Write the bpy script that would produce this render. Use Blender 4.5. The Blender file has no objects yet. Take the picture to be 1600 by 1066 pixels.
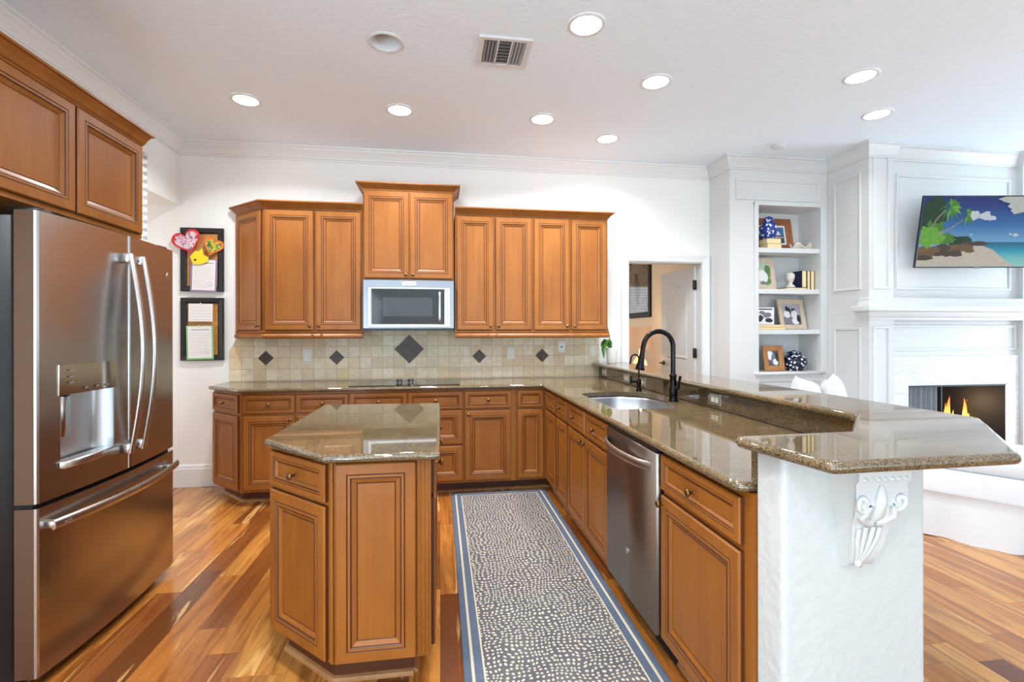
import bpy, math, random
from mathutils import Vector, Matrix
from mathutils.geometry import tessellate_polygon
random.seed(7)
S = bpy.context.scene
COL = S.collection
PI = math.pi

# ------------------------------------------------------------------ camera, world, exposure
TH, ROLL = .148, -.0014
cam_d = bpy.data.cameras.new('camera'); cam = bpy.data.objects.new('camera', cam_d); COL.objects.link(cam)
cam_d.sensor_width = 36.0; cam_d.lens = 757.0 / 1600 * 36
cam_d.shift_y = -(533 - 518.5) / 1600; cam_d.clip_start = .02
_r = Vector((math.cos(TH), -math.sin(TH), 0)); _w = Vector((math.sin(TH), math.cos(TH), 0)); _u = Vector((0, 0, 1))
_r2 = _r * math.cos(ROLL) + _u * math.sin(ROLL); _u2 = _u * math.cos(ROLL) - _r * math.sin(ROLL)
cam.matrix_world = Matrix(((_r2.x, _u2.x, -_w.x, 0), (_r2.y, _u2.y, -_w.y, 0), (_r2.z, _u2.z, -_w.z, 1.355), (0, 0, 0, 1)))
S.camera = cam
S.view_settings.view_transform = 'Standard'; S.view_settings.look = 'None'
S.view_settings.exposure = 0.03; S.view_settings.gamma = 1.0; S.view_settings.use_curve_mapping = False
S.cycles.use_denoising = True
S.cycles.max_bounces = 10; S.cycles.diffuse_bounces = 6; S.cycles.glossy_bounces = 5
S.cycles.sample_clamp_indirect = 6.0
S.cycles.caustics_reflective = False; S.cycles.caustics_refractive = False
wd = bpy.data.worlds.new('sky'); S.world = wd; wd.use_nodes = True
wd.node_tree.nodes['Background'].inputs[0].default_value = (.82, .90, 1.0, 1)
wd.node_tree.nodes['Background'].inputs[1].default_value = .8

def area(name, loc, direction, sx, sy, watts, color):
    d = bpy.data.lights.new(name, 'AREA'); d.shape = 'RECTANGLE'; d.size = sx; d.size_y = sy; d.energy = watts; d.color = color
    o = bpy.data.objects.new(name, d); COL.objects.link(o); o.location = loc
    o.rotation_euler = Vector(direction).to_track_quat('-Z', 'Z').to_euler(); return o
WIN_K = 1.0
FY = -8.0                                     # the wall behind the camera
DAY = (.78, .91, 1.0); GROUND = (.62, .84, 1.0)
# each window lets in sky light (whole pane, level) and an added low uplight that brightens the ceiling
SKY_K, UPLIGHT_K = 62.0, 120.0
for wx, wy, dx, dy, ww, ks, kg in [(1.6, FY + .03, 0, 1, 2.2, .26, .6), (4.3, FY + .03, 0, 1, 2.2, .03, .4), (6.8, FY + .03, 0, 1, 1.8, .03, .3), (7.97, 2.6, -1, -.05, 3.0, .52, .30), (-2.22, -2.0, 1, .1, 2.4, .10, .8), (-2.22, -5.4, 1, .4, 2.4, .3, .8)]:  # the left-wall pair is added to light the ceiling
    area('daylight_fill', (wx, wy, 1.55), (dx, dy, .06), ww, 2.1, SKY_K * ww * ks, DAY)
    area('daylight_fill', (wx + dx * .12, wy + dy * .12, .62), (dx * .4, dy * .4, 1), ww, .5, UPLIGHT_K * ww * kg, GROUND)  # added uplight aimed at the ceiling, set just inside the window
area('daylight_fill', (-3.55, 3.7, 1.5), (1, 0, 0), 1.0, 1.6, 14, (1, .96, .9))
area('daylight_fill', (1.05, 7.2, 1.6), (1, .1, 0), 1.2, 1.2, 16, (1, .95, .88))

# ------------------------------------------------------------------ materials
def _mat(name):
    m = bpy.data.materials.new(name); m.use_nodes = True
    nt = m.node_tree; return m, nt, nt.nodes['Principled BSDF']
def lin(c):
    return tuple(((x / 255 / 12.92) if x / 255 <= .04045 else ((x / 255 + .055) / 1.055) ** 2.4) for x in c)
def plain(name, col, rough=.5, metal=0, spec=.5, bump=0, bscale=60, emit=None, estr=0, coat=0):
    m, nt, b = _mat(name)
    b.inputs['Base Color'].default_value = (*col, 1); b.inputs['Roughness'].default_value = rough
    b.inputs['Metallic'].default_value = metal; b.inputs['Specular IOR Level'].default_value = spec
    if coat: b.inputs['Coat Weight'].default_value = coat; b.inputs['Coat Roughness'].default_value = .12
    if emit: b.inputs['Emission Color'].default_value = (*emit, 1); b.inputs['Emission Strength'].default_value = estr
    if bump:
        tc = nt.nodes.new('ShaderNodeTexCoord'); n = nt.nodes.new('ShaderNodeTexNoise'); n.inputs['Scale'].default_value = bscale
        n.inputs['Detail'].default_value = 3
        bp = nt.nodes.new('ShaderNodeBump'); bp.inputs['Strength'].default_value = bump; bp.inputs['Distance'].default_value = .004
        nt.links.new(tc.outputs['Object'], n.inputs['Vector']); nt.links.new(n.outputs['Fac'], bp.inputs['Height']); nt.links.new(bp.outputs[0], b.inputs['Normal'])
    return m
class NT:
    def __init__(s, name): s.m, s.nt, s.b = _mat(name); s.tc = s.nt.nodes.new('ShaderNodeTexCoord')
    def n(s, t, **kw):
        x = s.nt.nodes.new(t)
        for k, v in kw.items():
            if hasattr(x, k) and k not in ('inputs',): setattr(x, k, v)
            else: x.inputs[k].default_value = v
        return x
    def l(s, a, b): s.nt.links.new(a, b)
    def math(s, op, a, b=None, c=None):
        x = s.nt.nodes.new('ShaderNodeMath'); x.operation = op
        for i, v in enumerate((a, b, c)):
            if v is None: continue
            if isinstance(v, (int, float)): x.inputs[i].default_value = v
            else: s.l(v, x.inputs[i])
        return x.outputs[0]
    def mapping(s, src, scale=(1, 1, 1), loc=(0, 0, 0)):
        x = s.nt.nodes.new('ShaderNodeMapping'); x.inputs['Scale'].default_value = scale; x.inputs['Location'].default_value = loc
        s.l(src, x.inputs['Vector']); return x.outputs[0]
    def noise(s, vec, scale=5, detail=3, rough=.5, dist=0, out='Fac'):
        x = s.nt.nodes.new('ShaderNodeTexNoise'); x.inputs['Scale'].default_value = scale; x.inputs['Detail'].default_value = detail
        x.inputs['Roughness'].default_value = rough; x.inputs['Distortion'].default_value = dist
        s.l(vec, x.inputs['Vector']); return x.outputs[out]
    def ramp(s, fac, stops, interp='LINEAR'):
        x = s.nt.nodes.new('ShaderNodeValToRGB'); cr = x.color_ramp; cr.interpolation = interp
        while len(cr.elements) < len(stops): cr.elements.new(.5)
        for e, (p, c) in zip(cr.elements, stops): e.position = p; e.color = (*c, 1)
        s.l(fac, x.inputs[0]); return x.outputs[0]
    def mix(s, fac, a, b, mode='MIX'):
        x = s.nt.nodes.new('ShaderNodeMix'); x.data_type = 'RGBA'; x.blend_type = mode
        if isinstance(fac, (int, float)): x.inputs[0].default_value = fac
        else: s.l(fac, x.inputs[0])
        for i, v in ((6, a), (7, b)):
            if isinstance(v, tuple): x.inputs[i].default_value = (*v, 1)
            else: s.l(v, x.inputs[i])
        return x.outputs[2]
    def sep(s, vec):
        x = s.nt.nodes.new('ShaderNodeSeparateXYZ'); s.l(vec, x.inputs[0]); return x.outputs
    def comb(s, x=0, y=0, z=0):
        c = s.nt.nodes.new('ShaderNodeCombineXYZ')
        for i, v in enumerate((x, y, z)):
            if isinstance(v, (int, float)): c.inputs[i].default_value = v
            else: s.l(v, c.inputs[i])
        return c.outputs[0]
    def bump(s, h, strength=.2, dist=.003):
        x = s.nt.nodes.new('ShaderNodeBump'); x.inputs['Strength'].default_value = strength; x.inputs['Distance'].default_value = dist
        s.l(h, x.inputs['Height']); s.l(x.outputs[0], s.b.inputs['Normal'])
    def col(s, c): s.l(c, s.b.inputs['Base Color'])
    def set(s, **kw):
        for k, v in kw.items(): s.b.inputs[k.replace('_', ' ')].default_value = v

def wood(name, a, b, rough=.42, glaze=1.0, sc=1.0):
    t = NT(name); o = t.tc.outputs['Object']
    oi = t.n('ShaderNodeObjectInfo')
    off = t.comb(t.math('MULTIPLY', oi.outputs['Random'], 37.0), t.math('MULTIPLY', oi.outputs['Random'], 11.0), 0)
    v = t.nt.nodes.new('ShaderNodeVectorMath'); v.operation = 'ADD'; t.l(o, v.inputs[0]); t.l(off, v.inputs[1]); v = v.outputs[0]
    g = t.noise(t.mapping(v, (30 * sc, 30 * sc, 1.6 * sc)), 1.0, 4, .6, .4)
    bl = t.noise(t.mapping(v, (6 * sc, 6 * sc, 2.0 * sc)), 1.0, 3, .55)
    f = t.math('ADD', t.math('MULTIPLY', g, .45), t.math('MULTIPLY', bl, .6))
    c = t.ramp(f, [(.32, b), (.52, tuple((x + y) / 2 for x, y in zip(a, b))), (.72, a)])
    c = t.mix(t.math('MULTIPLY', oi.outputs['Random'], .16), c, tuple(x * .8 for x in b))
    t.b.inputs['Specular IOR Level'].default_value = .35; t.col(c); t.set(Roughness=rough, Coat_Weight=.06, Coat_Roughness=.3); t.bump(g, .05, .002); return t.m
CAB = wood('maple_stain', lin((160, 98, 36)), lin((132, 74, 20)))
GLAZE = plain('dark_glaze', lin((84, 40, 12)), .5)
BEAD = wood('maple_bead', lin((162, 102, 42)), lin((134, 78, 26)))
PALEWOOD = wood('pale_trim_wood', lin((190, 140, 90)), lin((160, 110, 66)))
OAKF = wood('frame_oak', lin((196, 142, 90)), lin((160, 104, 56)))
WHITEWASH = wood('whitewashed_wood', lin((224, 206, 184)), lin((196, 172, 146)))
WALNUTF = wood('frame_walnut', lin((168, 108, 62)), lin((118, 68, 34)))
WHITE = plain('white_paint', (.67, .67, .66), .45)
WALL = plain('wall_paint', (.88, .868, .835), .6, bump=.10, bscale=55)
TRIM = plain('gloss_trim_paint', (.80, .80, .785), .4)
TEXWALL = plain('textured_white_wall', (.56, .57, .55), .6, bump=1.0, bscale=30)
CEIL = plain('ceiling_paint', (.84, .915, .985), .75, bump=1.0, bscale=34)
CREAM = plain('cream_wall', lin((226, 206, 180)), .6)
BRONZE = plain('oil_rubbed_bronze', lin((34, 30, 30)), .22, .85)
KNOB = plain('antique_brass', lin((126, 96, 64)), .36, 1.0)
BLACK = plain('black_plastic', lin((24, 25, 27)), .4)
BLACKM = plain('matte_black_metal', lin((26, 26, 26)), .5, .3)
GAP = plain('dark_gasket', lin((14, 13, 12)), .8)
OUTLET = plain('outlet_plastic', lin((228, 226, 220)), .35)
OUTGREY = plain('steel_plate', lin((190, 186, 176)), .3, .9)
OUTDARK = plain('outlet_slot', lin((60, 58, 55)), .6)
CREAMPAGE = plain('book_pages', lin((238, 216, 168)), .8)
NAVY = plain('navy_cloth', lin((24, 30, 62)), .7)
TANBOOK = plain('tan_cloth', lin((210, 180, 130)), .8)
CERAMW = plain('white_ceramic', lin((235, 232, 226)), .25)
PLASTER = plain('plaster_bust', lin((222, 214, 202)), .7)
SHELL = plain('bisque_shell', lin((226, 214, 200)), .6)
LINEN = plain('white_slipcover', (.70, .70, .71), .9, bump=.25, bscale=14)
PAPER = plain('white_paper', lin((236, 232, 230)), .8)
INK = plain('grey_ink', lin((120, 118, 124)), .8)
GLASSD = plain('black_glass', lin((16, 17, 19)), .06, 0, .6)
LAMPON = plain('downlight_lens', (1, 1, 1), .4, emit=(1, .97, .92), estr=14)
GREYM = plain('grey_metal', lin((150, 150, 152)), .4, .8)
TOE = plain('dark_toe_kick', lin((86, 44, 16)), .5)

def steel(name, col, rough, horiz=False):
    t = NT(name); o = t.tc.outputs['Object']
    g = t.noise(t.mapping(o, (3, 3, 260) if horiz else (240, 240, 3)), 1, 2, .5)
    t.set(Metallic=1.0, Roughness=rough); t.b.inputs['Base Color'].default_value = (*col, 1)
    t.bump(g, .03, .001); return t.m
FRIDGE = steel('brushed_slate_steel', lin((182, 178, 175)), .24)
STEEL = steel('brushed_steel', lin((138, 140, 145)), .3, True)
CHROME = plain('bright_steel', lin((200, 198, 196)), .27, 1.0)
SINK = steel('satin_sink_steel', lin((176, 178, 182)), .38, True)

def granite():
    t = NT('brown_granite'); o = t.tc.outputs['Object']
    n1 = t.noise(o, 170, 5, .7); n2 = t.noise(o, 9, 4, .6)
    vo = t.n('ShaderNodeTexVoronoi'); vo.inputs['Scale'].default_value = 340; t.l(o, vo.inputs['Vector'])
    sp = t.sep(vo.outputs['Color'])[0]
    f = t.math('ADD', t.math('MULTIPLY', n1, .62), t.math('ADD', t.math('MULTIPLY', sp, .26), t.math('MULTIPLY', n2, .18)))
    c = t.ramp(f, [(.30, lin((34, 27, 20))), (.42, lin((68, 55, 39))), (.52, lin((99, 81, 56))), (.63, lin((120, 101, 73))), (.76, lin((146, 129, 100)))])
    t.col(c); t.set(Roughness=.03, IOR=1.75); t.b.inputs['Specular IOR Level'].default_value = .62; return t.m
GRANITE = granite()

def floor_mat():
    t = NT('acacia_plank_floor'); o = t.tc.outputs['Object']; X, Y, Z = t.sep(o)
    W = .121
    xr = t.math('DIVIDE', X, W); row = t.math('FLOOR', xr); fx = t.math('FRACT', xr)
    wn = t.n('ShaderNodeTexWhiteNoise', noise_dimensions='1D'); t.l(row, wn.inputs['W'])
    L = .92
    yr = t.math('ADD', t.math('DIVIDE', Y, L), t.math('MULTIPLY', wn.outputs['Value'], 7.31))
    pid = t.math('FLOOR', yr); fy = t.math('FRACT', yr)
    w2 = t.n('ShaderNodeTexWhiteNoise', noise_dimensions='2D'); t.l(t.comb(row, pid, 0), w2.inputs['Vector'])
    r1, r2, r3 = t.sep(w2.outputs['Color'])
    base = t.ramp(r1, [(0, lin((104, 54, 20))), (.18, lin((142, 80, 31))), (.42, lin((176, 107, 43))), (.75, lin((192, 125, 54))), (1, lin((210, 150, 76)))])
    off = t.comb(t.math('MULTIPLY', r2, 53), t.math('MULTIPLY', r3, 31), 0)
    va = t.nt.nodes.new('ShaderNodeVectorMath'); va.operation = 'ADD'; t.l(o, va.inputs[0]); t.l(off, va.inputs[1])
    g = t.noise(t.mapping(va.outputs[0], (16, 1.3, 1)), 1.0, 5, .62, 1.1)
    c = t.mix(t.ramp(g, [(.43, (0, 0, 0)), (.62, (.95, .95, .95))]), base, t.mix(.62, base, lin((100, 46, 17))))
    s = t.noise(t.mapping(va.outputs[0], (9, .8, 1), (4, 9, 0)), 1.0, 4, .6, 1.6)
    c = t.mix(t.ramp(s, [(.59, (0, 0, 0)), (.67, (.7, .7, .7))]), c, lin((230, 180, 108)))
    fine = t.noise(t.mapping(va.outputs[0], (120, 6, 1)), 1.0, 3, .6)
    c = t.mix(t.math('MULTIPLY', fine, .22), c, t.mix(.6, c, (.12, .05, .02)))
    ex = t.math('MINIMUM', fx, t.math('SUBTRACT', 1, fx)); ey = t.math('MULTIPLY', t.math('MINIMUM', fy, t.math('SUBTRACT', 1, fy)), L / W)
    e = t.math('LESS_THAN', t.math('MINIMUM', ex, ey), .009)
    c = t.mix(t.math('MULTIPLY', e, .6), c, lin((74, 38, 16)))
    t.col(c); t.set(Roughness=.24, Coat_Weight=.3, Coat_Roughness=.12)
    t.bump(t.math('ADD', t.math('MULTIPLY', g, .4), t.math('MULTIPLY', t.math('SUBTRACT', 1, e), .6)), .12, .002); return t.m
FLOOR = floor_mat()

def tile_mat():
    t = NT('tumbled_travertine'); o = t.tc.outputs['Object']; X, Y, Z = t.sep(o)
    W = .1016
    xr = t.math('DIVIDE', t.math('ADD', X, 1.539 + W * 40), W); zr = t.math('DIVIDE', t.math('ADD', Z, -1.123 + W * 20), W)
    w2 = t.n('ShaderNodeTexWhiteNoise', noise_dimensions='2D'); t.l(t.comb(t.math('FLOOR', xr), t.math('FLOOR', zr), 0), w2.inputs['Vector'])
    r1, r2, r3 = t.sep(w2.outputs['Color'])
    c = t.ramp(r1, [(0, lin((214, 192, 156))), (.35, lin((228, 210, 180))), (.7, lin((236, 222, 196))), (1, lin((222, 194, 150)))])
    n = t.noise(o, 26, 5, .6, .5); c = t.mix(t.ramp(n, [(.45, (0, 0, 0)), (.75, (.5, .5, .5))]), c, lin((188, 164, 128)))
    fx = t.math('FRACT', xr); fz = t.math('FRACT', zr)
    wob = t.math('MULTIPLY', t.math('SUBTRACT', t.noise(o, 60, 2), .5), .03)
    d = t.math('ADD', t.math('MINIMUM', t.math('MINIMUM', fx, t.math('SUBTRACT', 1, fx)), t.math('MINIMUM', fz, t.math('SUBTRACT', 1, fz))), wob)
    e = t.ramp(d, [(.012, (1, 1, 1)), (.03, (0, 0, 0))])
    c = t.mix(e, c, lin((186, 168, 138)))
    t.col(c); t.set(Roughness=.5)
    h = t.math('ADD', t.math('MULTIPLY', t.math('SMOOTH_MIN', d, .06, .02), 12), t.math('MULTIPLY', n, .2)); t.bump(h, .35, .003); return t.m
TILE = tile_mat()
def slate_mat():
    t = NT('dark_tumbled_tile'); o = t.tc.outputs['Object']
    n = t.noise(o, 40, 4, .6); t.col(t.ramp(n, [(.3, lin((58, 44, 36))), (.7, lin((92, 76, 66)))])); t.set(Roughness=.45); t.bump(n, .3, .003); return t.m
DIAM = slate_mat()
RUGX0, RUGX1, RUGY0, RUGY1 = .092, .882, .35, 4.075
def rug_mat():
    t = NT('blue_dotted_rug'); o = t.tc.outputs['Object']; X, Y, Z = t.sep(o)
    dx = t.math('MINIMUM', t.math('SUBTRACT', X, RUGX0), t.math('SUBTRACT', RUGX1, X))
    dy = t.math('MINIMUM', t.math('SUBTRACT', Y, RUGY0), t.math('SUBTRACT', RUGY1, Y))
    d = t.math('MINIMUM', dx, dy)
    warp = t.noise(o, 5, 2, .5, 0, 'Color')
    vm = t.nt.nodes.new('ShaderNodeVectorMath'); vm.operation = 'MULTIPLY_ADD'; t.l(warp, vm.inputs[0]); vm.inputs[1].default_value = (.10, .10, 0); t.l(o, vm.inputs[2])
    vo = t.n('ShaderNodeTexVoronoi', voronoi_dimensions='2D'); vo.inputs['Scale'].default_value = 46; vo.inputs['Randomness'].default_value = .38; t.l(vm.outputs[0], vo.inputs['Vector'])
    dot = t.ramp(vo.outputs['Distance'], [(.23, (1, 1, 1)), (.31, (0, 0, 0))])
    weave = t.noise(t.mapping(o, (60, 300, 1)), 1, 2, .5)
    blue = t.ramp(weave, [(.3, lin((66, 78, 96))), (.7, lin((90, 100, 116)))])
    field = t.ramp(t.noise(o, 7, 3), [(.3, lin((74, 74, 79))), (.7, lin((92, 90, 93)))])
    cream = lin((190, 176, 152))
    c = t.mix(dot, field, cream)
    band = t.ramp(d, [(0, (0, 0, 0)), (.03, (1, 1, 1)), (.041, (0, 0, 0)), (.078, (1, 1, 1)), (.085, (0, 0, 0))], 'CONSTANT')
    c = t.mix(t.math('LESS_THAN', d, .078), c, t.mix(band, blue, cream))
    ln = t.math('MULTIPLY', t.math('GREATER_THAN', d, .078), t.math('LESS_THAN', d, .085)); c = t.mix(ln, c, cream)
    t.col(c); t.set(Roughness=.95); t.bump(t.math('ADD', weave, dot), .3, .002); return t.m
RUG = rug_mat()
def marble_mat():
    t = NT('white_marble'); o = t.tc.outputs['Object']
    n = t.noise(t.mapping(o, (1, 1, 3)), 3, 6, .6, 1.2); t.col(t.ramp(n, [(.35, lin((222, 222, 224))), (.5, lin((236, 236, 237))), (.56, lin((214, 214, 217))), (.62, lin((236, 236, 237)))])); t.set(Roughness=.2); return t.m
MARBLE = marble_mat()
def china_mat(name, blue, scale, thr=.5):
    t = NT(name); o = t.tc.outputs['Object']
    vo = t.n('ShaderNodeTexVoronoi'); vo.inputs['Scale'].default_value = scale; t.l(o, vo.inputs['Vector'])
    n = t.noise(o, scale * 1.3, 3, .6, .8)
    f = t.math('ADD', vo.outputs['Distance'], t.math('MULTIPLY', t.math('SUBTRACT', n, .5), .9))
    t.col(t.ramp(f, [(thr - .07, lin((236, 238, 244))), (thr, blue)])); t.set(Roughness=.12); return t.m
CHINA = china_mat('blue_white_china', lin((34, 62, 140)), 34, .36)
CHINAD = china_mat('navy_white_china', lin((16, 20, 48)), 30, .37)
def photo_mat(name, cols, scale=14, seed=0.0, stretch=(1, 1, 1)):
    t = NT(name); o = t.tc.outputs['Object']
    n = t.noise(t.mapping(o, stretch, (seed, seed * 2, seed * 3)), scale, 4, .55, .6)
    k = len(cols); t.col(t.ramp(n, [(.3 + .4 * i / (k - 1), lin(c)) for i, c in enumerate(cols)])); t.set(Roughness=.15); return t.m
CORK = photo_mat('cork', [(176, 116, 56), (206, 142, 74), (216, 156, 90)], 90)
SHADE = plain('pink_lampshade', lin((222, 182, 150)), .8, emit=lin((236, 182, 140)), estr=.32)
FABRIC = None
def curtain_mat():
    t = NT('trellis_curtain'); o = t.tc.outputs['Object']; X, Y, Z = t.sep(o)
    k = t.math('SINE', t.math('ADD', t.math('MULTIPLY', Z, 52), t.math('MULTIPLY', Y, 60))); k2 = t.math('SINE', t.math('SUBTRACT', t.math('MULTIPLY', Z, 52), t.math('MULTIPLY', Y, 60)))
    f = t.math('MULTIPLY', k, k2)
    t.col(t.ramp(f, [(.3, lin((236, 234, 222))), (.5, lin((206, 200, 120))), (.62, lin((166, 168, 176)))])); t.set(Roughness=.9); return t.m

# ------------------------------------------------------------------ mesh builder and object helpers
def V(*a): return Vector(a)
class MB:
    def __init__(s): s.v = []; s.f = []; s.m = []; s.sm = []
    def add(s, vs, fs, mi=0, smooth=False):
        o = len(s.v); s.v += [Vector(p) for p in vs]
        for i, f in enumerate(fs):
            s.f.append([o + k for k in f]); s.m.append(mi[i] if isinstance(mi, list) else mi); s.sm.append(smooth)
        return s
    def box(s, x0, x1, y0, y1, z0, z1, mi=0):
        return s.add([(x, y, z) for z in (z0, z1) for y in (y0, y1) for x in (x0, x1)], [(0, 2, 3, 1), (4, 5, 7, 6), (0, 1, 5, 4), (2, 6, 7, 3), (0, 4, 6, 2), (1, 3, 7, 5)], mi)
    def rbox(s, x0, x1, y0, y1, z0, z1, r=.004, mi=0, seg=2):
        return s.slab([(x0, y0), (x1, y0), (x1, y1), (x0, y1)], z0, z1, r, mi=mi, seg=seg)
    def prism(s, poly, z0, z1, mi=0):
        n = len(poly); a = area2(poly)
        if a < 0: poly = poly[::-1]
        vs = [(x, y, z0) for x, y in poly] + [(x, y, z1) for x, y in poly]
        fs = [(i, (i + 1) % n, n + (i + 1) % n, n + i) for i in range(n)]
        tri = tessellate_polygon([[V(x, y, 0) for x, y in poly]])
        for t in tri:
            A = [poly[i] for i in t]
            if area2(A) < 0: t = (t[0], t[2], t[1])
            fs.append((t[2], t[1], t[0])); fs.append((n + t[0], n + t[1], n + t[2]))
        return s.add(vs, fs, mi)
    def slab(s, poly, z0, z1, r, hole=None, mi=0, seg=4, bottom=True):
        """horizontal slab with rounded (bullnose) edge"""
        if area2(poly) < 0: poly = poly[::-1]
        n = len(poly); h = z1 - z0; r = min(r, h / 2)
        prof = []
        for k in range(seg + 1):
            a = PI / 2 * k / seg; prof.append((r - r * math.sin(a), z0 + r - r * math.cos(a)))
        for k in range(seg + 1):
            a = PI / 2 * k / seg; prof.append((r - r * math.cos(a), z1 - r + r * math.sin(a)))
        if h - 2 * r < 1e-6: prof.pop(seg)
        vs = []; fs = []
        for ins, z in prof:
            p = inset(poly, ins); vs += [(x, y, z) for x, y in p]
        for k in range(len(prof) - 1):
            for i in range(n):
                j = (i + 1) % n; fs.append((k * n + i, k * n + j, (k + 1) * n + j, (k + 1) * n + i))
        s.add(vs, fs, mi, smooth=True)
        top = inset(poly, r)
        for z, up in ((z1, True), (z0, False)):
            if not up and not bottom: continue
            loops = [[V(x, y, z) for x, y in top]]
            if hole: loops.append([V(x, y, z) for x, y in hole])
            pts = [p for l in loops for p in l]
            ff = []
            for t in tessellate_polygon(loops):
                A = [(pts[i].x, pts[i].y) for i in t]
                if (area2(A) > 0) != up: t = (t[0], t[2], t[1])
                ff.append(tuple(t))
            s.add(pts, ff, mi)
        if hole:
            m = len(hole); vs = [(x, y, z0) for x, y in hole] + [(x, y, z1) for x, y in hole]
            fs = [(i, m + i, m + (i + 1) % m, (i + 1) % m) for i in range(m)]
            if area2(hole) < 0: fs = [f[::-1] for f in fs]
            s.add(vs, fs, mi)
        return s
    def lathe(s, prof, c, axis=(0, 0, 1), n=20, mi=0, smooth=True, caps=True):
        ax = Vector(axis).normalized(); a = ax.orthogonal().normalized(); b = ax.cross(a); c = Vector(c); k = len(prof)
        vs = [c + ax * h + (a * math.cos(2 * PI * i / n) + b * math.sin(2 * PI * i / n)) * max(r, 1e-5) for (r, h) in prof for i in range(n)]
        fs = [(j * n + i, j * n + (i + 1) % n, (j + 1) * n + (i + 1) % n, (j + 1) * n + i) for j in range(k - 1) for i in range(n)]
        s.add(vs, fs, mi, smooth)
        if not caps: return s
        if prof[0][0] > 1e-4: s.add(vs[:n], [tuple(range(n))[::-1]], mi)
        if prof[-1][0] > 1e-4: s.add(vs[-n:], [tuple(range(n))], mi)
        return s
    def tube(s, pts, r, n=10, mi=0, flat=1.0, upv=None):
        pts = [Vector(p) for p in pts]; R = r if isinstance(r, (list, tuple)) else [r] * len(pts)
        vs = []; t0 = (pts[1] - pts[0]).normalized(); a = Vector(upv) if upv else t0.orthogonal(); a = (a - t0 * a.dot(t0)).normalized()
        for i, p in enumerate(pts):
            t = (pts[min(i + 1, len(pts) - 1)] - pts[max(i - 1, 0)]).normalized()
            a = (a - t * a.dot(t)).normalized(); b = t.cross(a)
            vs += [p + (a * math.cos(2 * PI * k / n) + b * math.sin(2 * PI * k / n) * flat) * R[i] for k in range(n)]
        fs = [(j * n + i, j * n + (i + 1) % n, (j + 1) * n + (i + 1) % n, (j + 1) * n + i) for j in range(len(pts) - 1) for i in range(n)]
        s.add(vs, fs, mi, True); s.add(vs[:n], [tuple(range(n))[::-1]], mi); s.add(vs[-n:], [tuple(range(n))], mi); return s
    def sweep(s, prof, path, closed=False, mi=0, smooth=False):
        """prof: (out, z) points; path: xy points; out = to the LEFT of travel; open profile ribbon"""
        n = len(path); P = [Vector(p) for p in path]; vs = []
        for i in range(n):
            d0 = (P[i] - P[i - 1]).normalized() if (i > 0 or closed) else None
            d1 = (P[(i + 1) % n] - P[i]).normalized() if (i < n - 1 or closed) else None
            d0 = d0 or d1; d1 = d1 or d0
            n0 = V(-d0.y, d0.x); n1 = V(-d1.y, d1.x); m = (n0 + n1); m = m / max(m.dot(n0), .2) if m.length > 1e-6 else n0
            vs += [(P[i].x + m.x * o, P[i].y + m.y * o, z) for o, z in prof]
        k = len(prof); fs = []
        for i in range(n if closed else n - 1):
            j = (i + 1) % n
            for q in range(k - 1): fs.append((i * k + q, j * k + q, j * k + q + 1, i * k + q + 1))
        s.add(vs, fs, mi, smooth)
        if not closed: s.add(vs[:k], [tuple(range(k))], mi); s.add(vs[-k:], [tuple(range(k))[::-1]], mi)
        return s
    def rings(s, O, U, W, N, w, h, prof, mats=None):
        """nested rectangles: prof = [(inset, height)], last one capped"""
        O, U, W, N = map(Vector, (O, U, W, N)); vs = []; fs = []; mi = []
        for ins, z in prof:
            for a, b in ((ins, ins), (w - ins, ins), (w - ins, h - ins), (ins, h - ins)): vs.append(O + U * a + W * b + N * z)
        for k in range(len(prof) - 1):
            for i in range(4):
                j = (i + 1) % 4; fs.append((k * 4 + i, k * 4 + j, (k + 1) * 4 + j, (k + 1) * 4 + i)); mi.append(mats[k] if mats else 0)
        q = (len(prof) - 1) * 4; fs.append((q, q + 1, q + 2, q + 3)); mi.append(mats[-1] if mats else 0)
        fs.append((3, 2, 1, 0)); mi.append(0)
        return s.add(vs, fs, mi)
    def poly(s, pts, mi=0):
        pts = [Vector(p) for p in pts]; tri = tessellate_polygon([pts]); return s.add(pts, [tuple(t) for t in tri], mi)
def area2(p): return sum(p[i][0] * p[(i + 1) % len(p)][1] - p[(i + 1) % len(p)][0] * p[i][1] for i in range(len(p))) / 2
def inset(poly, d):
    if abs(d) < 1e-9: return list(poly)
    n = len(poly); out = []
    for i in range(n):
        a, b, c = Vector(poly[i - 1]), Vector(poly[i]), Vector(poly[(i + 1) % n])
        d0 = (b - a).normalized(); d1 = (c - b).normalized(); n0 = V(-d0.y, d0.x); n1 = V(-d1.y, d1.x)
        m = n0 + n1; m = m / max(m.dot(n0), .3); out.append((b.x + m.x * d, b.y + m.y * d))
    return out
def round_poly(pts, rad, seg=5):
    if not isinstance(rad, (list, tuple)): rad = [rad] * len(pts)
    out = []; n = len(pts)
    for i in range(n):
        b = Vector(pts[i]); a = Vector(pts[i - 1]); c = Vector(pts[(i + 1) % n]); r = rad[i]
        if r <= 0: out.append(tuple(b)); continue
        u = (a - b).normalized(); v = (c - b).normalized(); ang = u.angle(v); t = r / math.tan(ang / 2); t = min(t, .48 * min((a - b).length, (c - b).length))
        p0 = b + u * t; p1 = b + v * t
        for k in range(seg + 1):
            q = k / seg; out.append(tuple(p0 * (1 - q) ** 2 + b * 2 * q * (1 - q) + p1 * q * q))
    return out

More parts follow.
